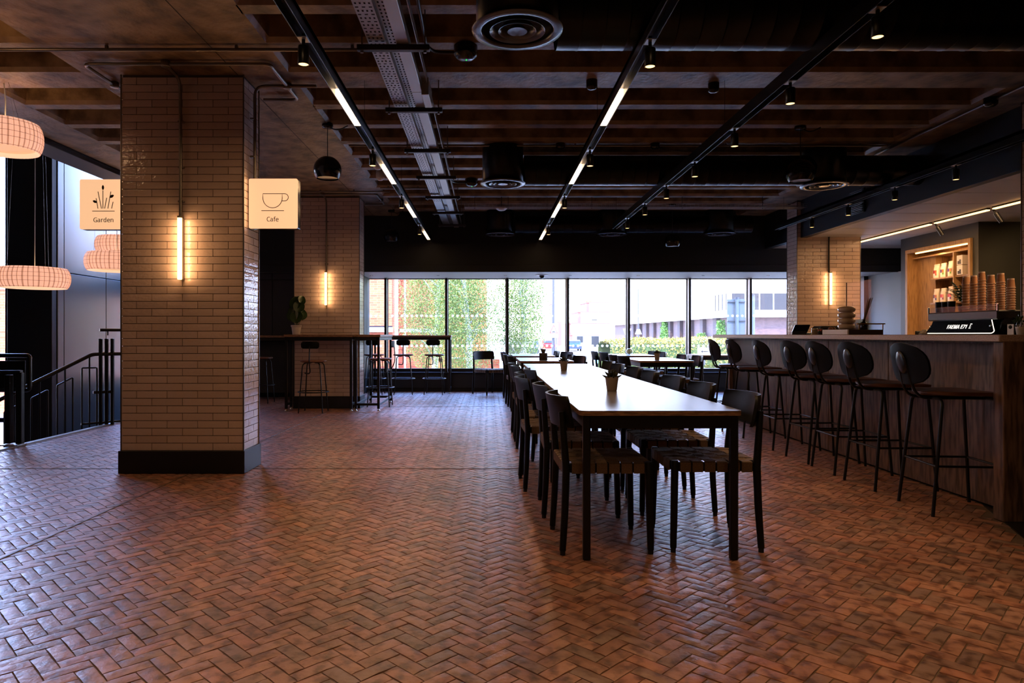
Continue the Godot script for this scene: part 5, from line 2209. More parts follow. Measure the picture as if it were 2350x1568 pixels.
func black_puck(label: String, at: Vector3, r: float, led: bool) -> void:
	var p := thing("ceiling_sensor", label, "sensor", at)
	var s := st()
	lathe(s, [Vector2(0, -r * 0.62), Vector2(r * 0.6, -r * 0.56), Vector2(r * 0.92, -r * 0.34), Vector2(r, -r * 0.2), Vector2(r, -r * 0.2), Vector2(r, 3.162 - at.y), Vector2(0, 3.162 - at.y)], 26)
	obj("housing", s, M("black_gloss"), p)
	if led:
		s = st()
		ball(s, Vector3(0.005, -r * 0.62, 0.0), 0.006)
		obj("led_light", s, emit("led_green", Color(0.2, 0.9, 0.35), 0.6), p)
		s = st()
		tube(s, bent([Vector3(-r, 0.0, 0), Vector3(-0.22, 0.0, 0), Vector3(-0.27, 0.0, 0.12), Vector3(-0.27, 0.03, 0.75)], 0.06), 0.011, 8)
		obj("feed_conduit", s, M("conduit_dark") if mats.has("conduit_dark") else M("conduit"), p)


# ---------------------------------------------------------------- lamps

func build_lamps() -> void:
	# three ceiling tracks and one along the bar fascia
	var lit := [[4.58, 5.24], [6.60, 7.27], [8.62, 9.34], [10.88, 11.52, 0.12], [2.40, 3.06], [0.30, 0.96], [-1.8, -1.14]]
	var spots_a := [3.70, 5.92, 7.90, 9.98, 1.6, -0.5]
	var spots_b := [3.73, 5.93, 7.90, 10.0, 1.6, -0.5]
	var spots_c := [3.36, 4.33, 5.31, 6.33, 7.34, 8.35, 9.4, 2.3, 1.2]
	var spots_d := [6.45, 7.42, 8.38, 9.32, 5.4]
	track("black ceiling light track left of the cable tray, with lit inserts", -1.0, 11.75, lit, spots_a, "left light track", 2.70)
	track("black ceiling light track over the long table, with lit inserts", 0.885, 11.75, lit, spots_b, "long-table light track", 2.70)
	track("black ceiling light track right of the long table, spots only", 1.917, 10.35, [], spots_c, "right light track", 2.70)
	track("black light track along the dark bar fascia, spots only", 4.42, 10.45, [], spots_d, "bar fascia light track", 2.70)
	wall_tube("glowing wall tube lamp on the near tiled column", V(-2.418, 1.78, 5.355))
	wall_tube("glowing wall tube lamp on the far left tiled column", V(-2.405, 1.785, 10.115))
	wall_tube("glowing wall tube lamp on the tiled column behind the bar", V(5.235, 1.805, 10.425))
	sign_box("square lit sign with a cup drawing reading Cafe, right of the near column", V(-1.735, 2.158, 5.555), true)
	sign_box("square lit sign with plant stems reading Garden, left of the near column", V(-3.100, 2.152, 5.555), false)
	globe("black globe pendant left of the first light track", V(-1.575, 2.715, 6.70), 0.135)
	globe("black globe pendant at the right, beside the bar-side diffuser", V(3.09, 2.70, 6.755), 0.135)
	globe("black globe pendant far back beside the left column", V(-1.60, 2.72, 11.3), 0.125)
	globe("black globe pendant far back before the bulkhead on the right", V(2.91, 2.565, 10.78), 0.125)
	shade_lamp("large pleated drum pendant at the left edge, highest and nearest", V(-3.97, 2.72, 5.6), 0.275, 0.23, 3.16)
	shade_lamp("pleated drum pendant hanging low in the stair void", V(-5.32, 1.76, 8.0), 0.37, 0.235, 6.2)
	shade_lamp("pleated drum pendant beside the near column, lower of two", V(-4.93, 2.06, 9.05), 0.37, 0.235, 6.2)
	shade_lamp("pleated drum pendant beside the near column, upper of two", V(-5.28, 2.39, 9.9), 0.37, 0.235, 6.2)
	shade_lamp("pendant at the left edge of which only the pale saucer base shows", V(-3.55, 2.86, 4.35), 0.215, 0.16, 3.5)
	# light strip in the bar ceiling with its spots
	var p := thing("strip_light", "long warm light strip under the pale bar ceiling", "strip light")
	for e in [[5.5, 7.98], [8.05, 9.02], [9.10, 10.85]]:
		var s := st()
		slab(s, 5.885, 5.925, 2.575, 2.597, e[0], e[1], 0.003)
		obj("housing", s, M("black_paint"), p)
		s = st()
		slab(s, 5.884, 5.926, 2.562, 2.576, e[0] + 0.01, e[1] - 0.01, 0.002)
		obj("light_insert", s, emit("strip_bright", Color(1.0, 0.74, 0.44), 2.4), p)
		area_light(p, V(5.905, 2.556, (e[0] + e[1]) / 2), Vector3.DOWN, Vector2(0.035, e[1] - e[0]), BAR_ENERGY * (e[1] - e[0]) * (0.25 if e[0] > 9.0 else 1.0))
	for e in [["bar spotlight on the strip, nearer the camera", 8.02], ["bar spotlight on the strip, nearer the column", 9.06]]:
		p = thing("spotlight", e[0], "spotlight")
		var s := st()
		var a := V(5.96, 2.53, e[1])
		tube(s, [a, a + Vector3(0.06, -0.11, 0.02)], 0.028, 14)
		obj("can", s, M("black_metal"), p)
		s = st()
		tube(s, [V(5.93, 2.575, e[1]), a + Vector3(0.01, -0.02, 0)], 0.012, 8)
		obj("stem", s, M("black_metal"), p)
		spot(p, a + Vector3(0.072, -0.132, 0.02), Vector3(1.27, -0.55, -1.03) if e[1] < 8.5 else Vector3(0.45, -0.85, 0.2), SPOT_ENERGY * (0.7 if e[1] < 8.5 else 1.0), 30.0)


func spot(p: Node, at: Vector3, dir: Vector3, e: float, angle := 24.0) -> void:
	var l := SpotLight3D.new()
	l.name = "beam"
	l.light_energy = e
	l.light_color = Color(1.0, 0.81, 0.60)
	l.spot_angle = angle
	l.spot_angle_attenuation = 0.8
	l.spot_range = 20.0
	l.spot_attenuation = 2.0
	l.light_size = 0.02
	l.shadow_enabled = true
	p.add_child(l, true)
	l.transform = Transform3D(Basis.looking_at(dir, Vector3.FORWARD if absf(dir.normalized().y) > 0.95 else Vector3.UP), at)


func track(label: String, x: float, d1: float, lit: Array, spots: Array, short: String, y: float) -> void:
	var p := thing("light_track", label, "light track")
	var s := st()
	var m := M("black_metal")
	var w := 0.030
	slab(s, x - w, x - w + 0.005, y, y + 0.085, -2.8, d1, 0.0015)
	slab(s, x + w - 0.005, x + w, y, y + 0.085, -2.8, d1, 0.0015)
	slab(s, x - w, x + w, y + 0.055, y + 0.085, -2.8, d1)
	obj("channel", s, m, p)
	var glow := emit("panel_glow", Color(1.0, 0.84, 0.68), 3.4)
	for e in lit:
		s = st()
		slab(s, x - w + 0.006, x + w - 0.006, y + 0.002, y + 0.05, e[0], e[1], 0.002)
		obj("light_insert", s, glow, p)
		area_light(p, V(x, y - 0.004, (e[0] + e[1]) / 2), Vector3.DOWN, Vector2(0.046, e[1] - e[0]), PANEL_ENERGY * (e[2] if e.size() > 2 else 1.0))
	for d in [0.937, 3.197, 5.53, 7.905, 10.205]:
		s = st()
		tube(s, [V(x, y + 0.08, d), V(x, 3.159, d)], 0.0018, 5)
		obj("suspension_wire", s, M("cord"), p)
	var order := ["nearest the camera", "second", "third", "fourth", "fifth", "sixth", "seventh", "eighth", "ninth"]
	var sorted := spots.duplicate()
	sorted.sort()
	var k := 0
	for d in sorted:
		var label2 := "small black spotlight under the %s, %s" % [short, "the first, above the camera" if k == 0 else order[k] + " along it"]
		var q := thing("spotlight", label2, "spotlight", V(x, y, d), 0.0, "spotlights on the ceiling tracks")
		s = st()
		box(s, Vector3(0, 0.0, 0), Vector3(0.052, 0.006, 0.075), 0.001)
		obj("mount_plate", s, M("galvanised"), q)
		s = st()
		lathe(s, [Vector2(0.026, -0.136), Vector2(0.028, -0.138), Vector2(0.028, -0.138), Vector2(0.030, -0.136), Vector2(0.030, -0.042), Vector2(0.028, -0.038), Vector2(0, -0.038)], 20)
		obj("can", s, m, q)
		s = st()
		tube(s, [Vector3(0, 0.03, 0), Vector3(0, -0.04, 0)], 0.010, 8)
		obj("stem", s, m, q)
		s = st()
		lathe(s, [Vector2(0, -0.1345), Vector2(0.0255, -0.1345)], 18)
		obj("bulb", s, emit("spot_glow", Color(1.0, 0.74, 0.44), 2.2), q)
		spot(q, Vector3(0, -0.142, 0), Vector3.DOWN, SPOT_ENERGY)
		k += 1


func wall_tube(label: String, at: Vector3) -> void:
	var p := thing("wall_lamp", label, "wall lamp", at)
	var s := st()
	tube(s, [Vector3(0, -0.249, 0), Vector3(0, -0.245, 0), Vector3(0, 0.235, 0)], [0.014, 0.0175, 0.0175], 16)
	obj("light_tube", s, emit("tube_glow", Color(1.0, 0.74, 0.44), 3.2), p)
	s = st()
	box(s, Vector3(0, -0.005, -0.034), Vector3(0.028, 0.49, 0.030), 0.003)
	obj("back_bar", s, M("conduit"), p)
	s = st()
	tube(s, [Vector3(0, 0.235, 0), Vector3(0, 0.250, 0)], 0.0185, 16)
	obj("end_cap", s, M("conduit"), p)
	for z in [0.13, -0.12]:
		area_light(p, Vector3(-0.022, z - 0.01, 0.0), Vector3(-1, 0, -0.55), Vector2(0.02, 0.22), TUBE_ENERGY * 0.20)
		area_light(p, Vector3(0.022, z - 0.01, 0.0), Vector3(1, 0, -0.55), Vector2(0.02, 0.22), TUBE_ENERGY * 0.20)
	area_light(p, Vector3(0, -0.005, 0.022), Vector3.BACK, Vector2(0.03, 0.46), TUBE_ENERGY)


func sign_box(label: String, at: Vector3, cafe: bool) -> void:
	var p := thing("lit_sign", label, "sign", at)
	var s := st()
	prism(s, round_rect(0.392, 0.402, 0.010), 0.075, Transform3D(Basis.IDENTITY, Vector3(0, 0, -0.045)), true)
	obj("case", s, M("black_gloss"), p)
	s = st()
	prism(s, round_rect(0.392, 0.402, 0.012), 0.012, Transform3D(Basis.IDENTITY, Vector3(0, 0, 0.031)), true)
	obj("light_face", s, emit("sign_glow", Color(1.0, 0.79, 0.60), 0.39), p)
	area_light(p, Vector3(0, 0, 0.05), Vector3.BACK, Vector2(0.38, 0.39), 0.05)
	var ink := M("ink")
	var z := 0.0440
	s = st()
	if cafe:
		var cup := []
		for i in 17:
			var a := PI + PI * i / 16.0
			cup.append(Vector3(-0.008 + cos(a) * 0.074, 0.005 + sin(a) * 0.062, z))
		var outline := [Vector3(-0.082, 0.079, z)]
		for i in 17:
			var t := i / 16.0
			var a := PI + PI * t
			outline.append(Vector3(-0.004 + cos(a) * 0.078, 0.045 + sin(a) * 0.080, z))
		outline.append(Vector3(0.074, 0.079, z))
		tube(s, outline, 0.0027, 6, true)
		obj("cup_outline", s, ink, p)
		s = st()
		tube(s, [Vector3(0.074, 0.079, z), Vector3(0.092, 0.079, z)] + arc(Vector3(0.094, 0.050, z), Vector3.UP, Vector3.RIGHT, 0.029, 0.0, PI, 10) + [Vector3(0.072, 0.021, z)], 0.0027, 6)
		obj("cup_handle", s, ink, p)
		s = st()
		tube(s, [Vector3(-0.094, -0.058, z), Vector3(0.088, -0.058, z)], 0.0027, 6)
		obj("saucer_line", s, ink, p)
	else:
		for e in [[0.0, -0.035, 0.0, 0.112], [-0.012, -0.035, -0.040, 0.102], [-0.040, -0.035, -0.055, 0.048], [0.014, -0.035, 0.030, 0.052], [0.040, -0.035, 0.064, 0.102], [0.070, -0.035, 0.082, 0.020]]:
			s = st()
			tube(s, [Vector3(e[0] - 0.008, e[1], z), Vector3(e[2] - 0.008, e[3], z)], 0.0027, 6)
			obj("stem", s, ink, p)
		for e in [[-0.008, 0.135, 0.0, 0.020, 0.009], [-0.073, 0.021, -1.15, 0.018, 0.010], [0.062, 0.064, 1.05, 0.020, 0.011]]:
			s = st()
			var pts := PackedVector2Array()
			for i in 16:
				var a := TAU * i / 16
				var q := Vector2(sin(a) * e[4] * pow(absf(sin(a)), 0.35), cos(a) * e[3]).rotated(-e[2])
				pts.append(q + Vector2(e[0], e[1]))
			prism(s, pts, 0.002, Transform3D(Basis.IDENTITY, Vector3(0, 0, z - 0.001)))
			obj("leaf_mark", s, ink, p)
		s = st()
		tube(s, [Vector3(-0.094, -0.055, z), Vector3(0.086, -0.055, z)], 0.0027, 6)
		obj("ground_line", s, ink, p)
	var tm := TextMesh.new()
	tm.text = "Cafe" if cafe else "Garden"
	var f := SystemFont.new()
	f.font_names = PackedStringArray(["Droid Sans"])
	tm.font = f
	tm.font_size = 32
	tm.pixel_size = 0.00155
	tm.depth = 0.002
	obj("lettering", tm, ink, p, Transform3D(Basis.IDENTITY, Vector3(-0.004, -0.128, z)))
	s = st()
	box(s, Vector3((-0.195 if cafe else 0.195), 0.0, -0.01), Vector3(0.012, 0.30, 0.05), 0.002)
	obj("bracket", s, M("black_metal"), p)


func globe(label: String, at: Vector3, r: float) -> void:
	var p := thing("globe_pendant", label, "pendant lamp", at)
	var s := st()
	var prof := []
	for i in 15:
		var a := -0.68 + (PI / 2 + 0.68) * i / 14.0
		prof.append(Vector2(maxf(0.0, cos(a)) * r, sin(a) * r))
	for i in range(14, -1, -1):
		prof.append(prof[i] * 0.97)
	lathe(s, prof, 32)
	obj("shade", s, M("black_gloss"), p)
	s = st()
	lathe(s, [Vector2(0, -r * 0.50), Vector2(r * 0.72, -r * 0.56)], 24)
	obj("diffuser", s, mat("opal_off", Color(0.30, 0.28, 0.27), 0.4), p)
	s = st()
	tube(s, [Vector3(0, r, 0), Vector3(0, 3.15 - at.y, 0)], 0.004, 6)
	obj("cord", s, M("cord"), p)
	s = st()
	lathe(s, [Vector2(0, -0.012), Vector2(0.05, -0.012), Vector2(0.055, 0.0), Vector2(0.055, 0.03), Vector2(0, 0.03)], 20, Transform3D(Basis.IDENTITY, Vector3(0, 3.14 - at.y, 0)))
	obj("canopy", s, M("black_gloss"), p)
	s = st()
	tube(s, bent([Vector3(0, 3.14 - at.y, 0.0), Vector3(0.10, 3.10 - at.y, 0), Vector3(0.20, 3.15 - at.y, 0)], 0.05), 0.006, 6)
	obj("feed_cable", s, M("cord"), p)


func shade_lamp(label: String, at: Vector3, r: float, h: float, up_to: float) -> void:
	var p := thing("drum_pendant", label, "pendant lamp", at, 0.0, "pleated drum pendants by the stair void")
	var sh := emit("shade_glow", Color(1.0, 0.83, 0.72), 0.34)
	sh.albedo_color = Color(0.92, 0.82, 0.76)
	sh.backlight_enabled = true
	sh.backlight = Color(0.7, 0.5, 0.4)
	var n := 56
	var s := st()
	# pleated, barrel-shaped skin
	s.set_smooth_group(1)
	for i in 10:
		for k in n * 2:
			var q := []
			for e in [[i, k], [i, k + 1], [i + 1, k + 1], [i + 1, k]]:
				var t: float = e[0] / 10.0
				var a: float = TAU * e[1] / (n * 2)
				var bulge := 0.86 + 0.14 * pow(sin(PI * clampf(t * 0.94 + 0.03, 0, 1)), 0.55)
				var rr := r * bulge * (1.0 + (0.009 if int(e[1]) % 2 == 0 else -0.009))
				q.append(Vector3(cos(a) * rr, (t - 0.5) * h, sin(a) * rr))
			quad(s, q[0], q[1], q[2], q[3], (q[0] + q[2]) * Vector3(1, 0, 1))
	obj("shade", s, sh, p)
	# folds, where the cloth lies double and lets less light through
	var fold := emit("fold_glow", Color(1.0, 0.68, 0.54), 0.22)
	fold.albedo_color = Color(0.80, 0.68, 0.61)
	s = st()
	for k in 44:
		var a0 := TAU * k / 44
		var w := 0.24 * TAU / 44 * (1.0 + 0.4 * sin(k * 2.3))
		var fr := []
		var bk := []
		for i in 9:
			var t := i / 8.0
			var bulge := 0.86 + 0.14 * pow(sin(PI * clampf(t * 0.94 + 0.03, 0, 1)), 0.55)
			var r1 := []
			var r2 := []
			for e in [-0.5, 0.5]:
				var v3 := Vector3(cos(a0 + w * e), 0, sin(a0 + w * e))
				r1.append(v3 * r * bulge * 1.0125 + Vector3.UP * (t - 0.5) * h)
				r2.append(v3 * r * bulge * 1.002 + Vector3.UP * (t - 0.5) * h)
			fr.append(r1)
			bk.append(r2)
		sheet(s, fr, bk)
	obj("pleats", s, fold, p)
	for k in 5:
		s = st()
		var t := (k + 0.5) / 5.0 if k > 0 else 0.03
		var bulge := 0.86 + 0.14 * pow(sin(PI * clampf(t * 0.94 + 0.03, 0, 1)), 0.55)
		tube(s, circle(Vector3(0, (t - 0.5) * h, 0), r * bulge * 1.016, 48), 0.0013, 4, true)
		obj("band", s, mat("band_brown", Color(0.52, 0.36, 0.28), 0.7), p)
	s = st()
	lathe(s, [Vector2(0, -h * 0.36), Vector2(r * 0.80, -h * 0.36)], 40)
	obj("diffuser", s, emit("lamp_diffuser", Color(1.0, 0.74, 0.54), 0.36), p)
	s = st()
	lathe(s, [Vector2(r * 0.80, -h * 0.36), Vector2(r * 0.87, -h * 0.49), Vector2(r * 0.89, -h * 0.50), Vector2(r * 0.89, -h * 0.46)], 48)
	obj("rim", s, emit("lamp_rim", Color(1.0, 0.82, 0.66), 0.42), p)
	s = st()
	lathe(s, [Vector2(0, h * 0.46), Vector2(r * 0.86, h * 0.46)], 40)
	obj("top_disc", s, M("white_plastic"), p)
	area_light(p, Vector3(0, -h * 0.52, 0), Vector3.DOWN, Vector2(r * 1.2, r * 1.2), 0.10)
	area_light(p, Vector3(0, h * 0.54, 0), Vector3.UP, Vector2(r, r), 0.07)
	for a in 3:
		var c := Vector3(cos(TAU * a / 3 + 0.4), 0, sin(TAU * a / 3 + 0.4)) * r * 0.7
		s = st()
		tube(s, [c + Vector3(0, h * 0.46, 0), Vector3(c.x * 0.3, up_to - at.y, c.z * 0.3)], 0.0012, 4)
		obj("wire", s, M("conduit"), p)
	s = st()
	tube(s, [Vector3(0.01, h * 0.46, 0), Vector3(0.02, h * 0.5 + (up_to - at.y) * 0.4, 0.01), Vector3(0, up_to - at.y, 0)], 0.0045, 6)
	obj("cord", s, M("white_cord"), p)


# ---------------------------------------------------------------- the street outside

func brick_texture(face: Color, dark: Color, joint: Color, seed_: int) -> ImageTexture:
	# 16 courses of 8 bricks, for walls too far away to tell the bricks apart
	var im := Image.create(512, 512, false, Image.FORMAT_RGB8)
	im.fill(joint)
	var r := RandomNumberGenerator.new()
	r.seed = seed_
	for row in 16:
		for k in range(-1, 9):
			var c := face.lerp(dark, r.randf() * r.randf())
			var x := k * 64 + (32 if row % 2 else 0)
			im.fill_rect(Rect2i(x + 2, row * 32 + 3, 60, 26).intersection(Rect2i(0, 0, 512, 512)), c)
	return ImageTexture.create_from_image(im)


func build_outside() -> void:
	var bm := mat("brick_orange", Color.WHITE, 0.85)
	bm.albedo_texture = brick_texture(Color(0.80, 0.40, 0.24), Color(0.60, 0.26, 0.15), Color(0.74, 0.46, 0.33), 1)
	tri_map(bm, Vector3(0.55, 0.83, 0.55))
	var bg := mat("brick_grey", Color.WHITE, 0.85)
	bg.albedo_texture = brick_texture(Color(0.36, 0.28, 0.27), Color(0.27, 0.20, 0.20), Color(0.34, 0.28, 0.27), 2)
	tri_map(bg, Vector3(0.55, 0.83, 0.55))
	var white := mat("white_render", Color(0.90, 0.89, 0.87), 0.8)
	var glass := mat("far_glass", Color(0.12, 0.125, 0.13), 0.4)
	var s := st()
	slab(s, -40, 60, -1.6, -1.1, 13.6, 220)
	var g := obj("ground", s, mat("pale_road", Color(0.71, 0.66, 0.59), 0.8))
	tag(g, "sunlit pale street surface beyond the windows", "street", "", "structure")
	# orange brick building
	var p := thing("brick_building", "orange brick building with a white string course beyond the left windows", "building")
	s = st()
	slab(s, -14, -3.15, -1.1, 5.6, 22.4, 28)
	obj("wall", s, bm, p)
	s = st()
	slab(s, -3.15, -0.05, -1.1, 5.6, 24.0, 28)
	obj("wall", s, bm, p)
	s = st()
	slab(s, -14, -3.13, 1.18, 1.33, 22.32, 22.42)
	slab(s, -3.1, -0.03, 1.18, 1.30, 23.93, 24.02)
	obj("string_course", s, white, p)
	s = st()
	slab(s, -14, -3.13, 1.335, 1.385, 22.36, 22.42)
	obj("shadow_gap", s, M("edge_dark"), p)
	s = st()
	tube(s, [V(-3.02, -1.1, 22.5), V(-3.02, 5.6, 22.5)], 0.06, 10)
	tube(s, [V(-2.90, -1.1, 23.8), V(-2.90, 5.6, 23.8)], 0.04, 10)
	obj("downpipe", s, white, p)
	p = thing("garden_wall", "low orange brick wall between the birch trunks", "wall")
	s = st()
	slab(s, -1.2, 0.35, -1.1, 0.35, 20.6, 20.85)
	obj("wall", s, bm, p)
	s = st()
	slab(s, -1.25, 0.40, 0.35, 0.40, 20.56, 20.9, 0.01)
	obj("coping", s, white, p)
	p = thing("garden_wall", "orange brick wall outside the stair void's far glazing", "wall")
	s = st()
	slab(s, -22, -10.5, -1.1, 2.35, 19.0, 19.4)
	obj("wall", s, bm, p)
	s = st()
	slab(s, -22, -10.45, 2.35, 2.42, 18.95, 19.45, 0.01)
	obj("coping", s, white, p)
	# birches
	birch("pale-trunked birch in front of the brick building's corner", V(-1.62, -1.1, 19.6), 0.25, 1, 32000, Vector3(1.15, 1.9, 0.9), 2.0)
	birch("birch filling the third window, beside the garden wall", V(-0.55, -1.1, 18.4), -0.1, 2, 32000, Vector3(0.95, 1.9, 0.8), 1.9)
	birch("birch with a bare lower trunk beside the warning sign", V(0.95, -1.1, 19.8), 0.0, 3, 30000, Vector3(0.74, 1.75, 0.8), 2.15)
	# warning sign on its lamp post
	p = thing("lamp_post", "tall grey lamp post behind the triangular road sign", "lamp post", V(4.36, -1.1, 45.6))
	s = st()
	tube(s, [Vector3.ZERO, Vector3(0, 9, 0)], [0.11, 0.07], 10)
	obj("pole", s, mat("post_grey", Color(0.24, 0.24, 0.25), 0.5, 0.3), p)
	s = st()
	tube(s, [Vector3.ZERO, Vector3(0, 1.3, 0)], 0.14, 10)
	obj("base", s, M("post_grey"), p)
	p = thing("road_sign", "red-edged triangular road hump warning sign on a white plate", "road sign", V(4.36, 0, 45.4))
	s = st()
	box(s, Vector3(0, 1.36, 0), Vector3(0.60, 0.96, 0.02), 0.004)
	obj("plate", s, mat("plate_white", Color(0.62, 0.62, 0.62), 0.6), p)
	s = st()
	tube(s, [Vector3(0.18, -1.1, -0.04), Vector3(0.18, 1.7, -0.04)], 0.03, 8)
	obj("pole", s, M("post_grey"), p)
	s = st()
	var tri_pts := [Vector3(-0.25, 1.20, 0.02), Vector3(0.25, 1.20, 0.02), Vector3(0, 1.72, 0.02)]
	tube(s, tri_pts, 0.036, 6, true)
	obj("red_border", s, mat("sign_red", Color(0.62, 0.06, 0.04), 0.6), p)
	s = st()
	prism(s, PackedVector2Array([Vector2(-0.14, 1.25), Vector2(0.14, 1.25), Vector2(0.07, 1.30), Vector2(0.03, 1.32), Vector2(-0.03, 1.32), Vector2(-0.07, 1.30)]), 0.008, Transform3D(Basis.IDENTITY, Vector3(0, 0, 0.012)))
	obj("hump_symbol", s, M("black_paint"), p)
	small_sign("white triangular sign back on a tall thin pole over the hedge", V(13.2, -1.1, 60), 5.2, true)
	small_sign("small white arrow sign on a short pole left of the hedge", V(9.97, -1.1, 53), 1.55, false)
	small_sign("white inverted triangle sign on a pole beside the fifth window's frame", V(10.06, -1.1, 49.5), 2.4, true)
	# backs of the grey direction sign
	p = thing("direction_sign", "grey back of a large direction sign on two round posts", "road sign")
	s = st()
	slab(s, 7.03, 7.56, 0.6, 2.14, 20.08, 20.10, 0.004)
	slab(s, 7.72, 7.92, 0.6, 2.24, 20.28, 20.30, 0.004)
	obj("panel", s, mat("sign_grey", Color(0.28, 0.32, 0.35), 0.5, 0.2), p)
	for y in [1.50, 2.06]:
		s = st()
		slab(s, 7.03, 7.56, y - 0.018, y + 0.018, 20.03, 20.08, 0.004)
		obj("rail", s, mat("rail_grey", Color(0.20, 0.21, 0.23), 0.5, 0.3), p)
	for e in [[7.29, 2.18, 20.0], [7.74, 2.27, 20.0], [7.88, 2.25, 20.3]]:
		s = st()
		tube(s, [V(e[0], -1.1, e[2]), V(e[0], e[1], e[2])], 0.050, 14)
		obj("post", s, M("sign_grey"), p)
		s = st()
		tube(s, [V(e[0], e[1] - 0.05, e[2]), V(e[0], e[1] + 0.01, e[2])], 0.054, 14)
		obj("cap", s, M("rail_grey"), p)
	small_sign("small white sign with a blue edge low beside the bar's far end", V(6.95, -0.6, 22), 1.15, false)
	# hedges
	hedge("long clipped hedge across the right-hand windows, sunlit along its top", 5.0, 13.5, 28.0, 31.0, 0.80, 6, 12000)
	hedge("tall green hedge outside the stair void's end window, behind the columns", -9.0, -4.0, 20.3, 21.4, 1.3, 9, 4000)
	hedge("low green planting under the third window, beside the brick wall", 0.25, 1.3, 15.0, 16.0, -0.15, 7, 2500)
	hedge("low hedge close outside the right windows behind the tables", 3.6, 6.6, 15.6, 16.4, 0.25, 8, 4500)
	# white building over a brick base
	p = thing("white_building", "long white building over a grey brick base with pilasters, beyond the right windows", "building")
	s = st()
	slab(s, 20, 36, 2.75, 9.0, 57, 110)
	obj("upper_wall", s, white, p)
	s = st()
	slab(s, 19.6, 36, 2.55, 3.0, 56.6, 110, 0.03)
	obj("band", s, white, p)
	s = st()
	slab(s, 20.4, 36, -1.1, 2.6, 57.4, 110)
	obj("brick_base", s, bg, p)
	for k in 11:
		s = st()
		slab(s, 20.05, 20.45, -1.1, 2.55, 60.0 + 3.8 * k, 60.9 + 3.8 * k)
		obj("pilaster", s, mat("pilaster_brick", Color(0.20, 0.145, 0.14), 0.85), p)
	for k in 4:
		s = st()
		slab(s, 19.94, 20.02, 3.15, 4.55, 57.25 + 0.92 * k, 58.0 + 0.92 * k)
		obj("window", s, glass, p)
	for k in 6:
		s = st()
		slab(s, 20.35 + 1.18 * k, 21.40 + 1.18 * k, 3.15, 4.55, 56.93, 57.02)
		obj("window", s, mat("far_glass_brown", Color(0.13, 0.105, 0.09), 0.6), p)
	for e in [[77.5, 79.8, 2.9, 5.2], [64.5, 66.6, 3.4, 5.2]]:
		s = st()
		slab(s, 19.95, 20.02, e[2] + 0.4, e[3], e[0], e[1])
		var lv := obj("louvre_window", s, mat("louvre_grey", Color(0.40, 0.42, 0.46), 0.6), p)
		for k in 6:
			s = st()
			slab(s, 19.90, 19.97, e[2] + 0.5 + 0.27 * k, e[2] + 0.58 + 0.27 * k, e[0], e[1])
			obj("slat", s, white, lv)
	for e in [[75.0, 78.6, 2.5, 0.0], [62.2, 65.0, 1.1, 0.4], [57.6, 59.0, 2.2, 0.9]]:
		var iv := thing("ivy", ["tall green ivy climbing the brick base behind the hedge", "low green ivy on the brick base near the grey sign", "small green ivy tuft beside the grey sign panel"][[75.0, 62.2, 57.6].find(e[0])], "ivy")
		ivy_mass(iv, 19.85, e[0], e[1], e[3] - 1.0, e[2], int(e[0]))
	# buildings at the end of the road
	p = thing("far_building", "stepped pale brick building at the end of the road", "building")
	var wx := func(px: float) -> float: return (px - 1120.0) * 118.0 / 1567.0
	var brown := mat("brown_brick", Color(0.50, 0.32, 0.27), 0.85)
	for e in [[1350.0, 1402.0, 4.9, 6.7, 3.0], [1328.0, 1402.0, 2.9, 5.0, 2.0], [1304.0, 1404.0, 0.9, 3.0, 1.0], [1306.0, 1376.0, -1.1, 1.0, 0.0]]:
		s = st()
		slab(s, wx.call(e[0]), wx.call(e[1]), e[2], e[3], 117.0 + e[4], 128)
		obj("wall", s, white, p)
		s = st()
		slab(s, wx.call(e[0]) - 0.02, wx.call(e[0]) + 0.45, e[2], e[3], 116.9 + e[4], 127.9)
		obj("brick_side", s, brown, p)
		s = st()
		slab(s, wx.call(e[0]) - 0.1, wx.call(e[1]), e[3] - 0.05, e[3] + 0.12, 116.8 + e[4], 128)
		obj("coping", s, brown, p)
	for e in [[1322.0, 1336.0, -0.3, 0.8], [1355.0, 1372.0, -1.0, 0.8], [1356.0, 1368.0, 3.5, 3.7]]:
		s = st()
		slab(s, wx.call(e[0]), wx.call(e[1]), e[2], e[3], 116.9, 117.1)
		obj("window", s, glass, p)
	p = thing("far_house", "pale house with a red brick side seen past the lamp post", "building")
	s = st()
	slab(s, 12.6, 15.5, -1.1, 7.0, 132, 138)
	obj("wall", s, white, p)
	s = st()
	slab(s, 12.4, 12.7, -1.1, 7.0, 131.9, 138)
	slab(s, 13.3, 14.2, -1.1, 3.6, 131.8, 132.1)
	obj("brick_side", s, brown, p)
	s = st()
	slab(s, 12.3, 15.6, 7.0, 7.15, 131.8, 138)
	obj("coping", s, brown, p)
	p = thing("far_tree", "small tree showing above the pale far buildings", "tree", V(20.6, -1.1, 140))
	s = st()
	tube(s, [Vector3.ZERO, Vector3(0, 7, 0)], [0.3, 0.15], 8)
	obj("trunk", s, brown, p)
	leaf_ball(p, Vector3(0, 7.9, 0), 1.7, 160, 0.5, 12, M("birch_leaf"))
	# vehicles and a walker
	car("red car seen from behind, parked under the birch", V(8.2, -1.1, 94), PI, Color(0.75, 0.12, 0.07), 1.0)
	car("dark blue car coming along the road beside the window frame", V(11.5, -1.1, 92), 0.0, Color(0.10, 0.16, 0.42), 1.0)
	car("light blue car on the road before the hedge", V(8.75, -1.1, 47), -0.5, Color(0.35, 0.58, 0.72), 0.95)
	car("low dark car parked behind the birch trunk", V(3.6, -1.1, 72), PI / 2, Color(0.12, 0.13, 0.16), 0.85)
	walker()


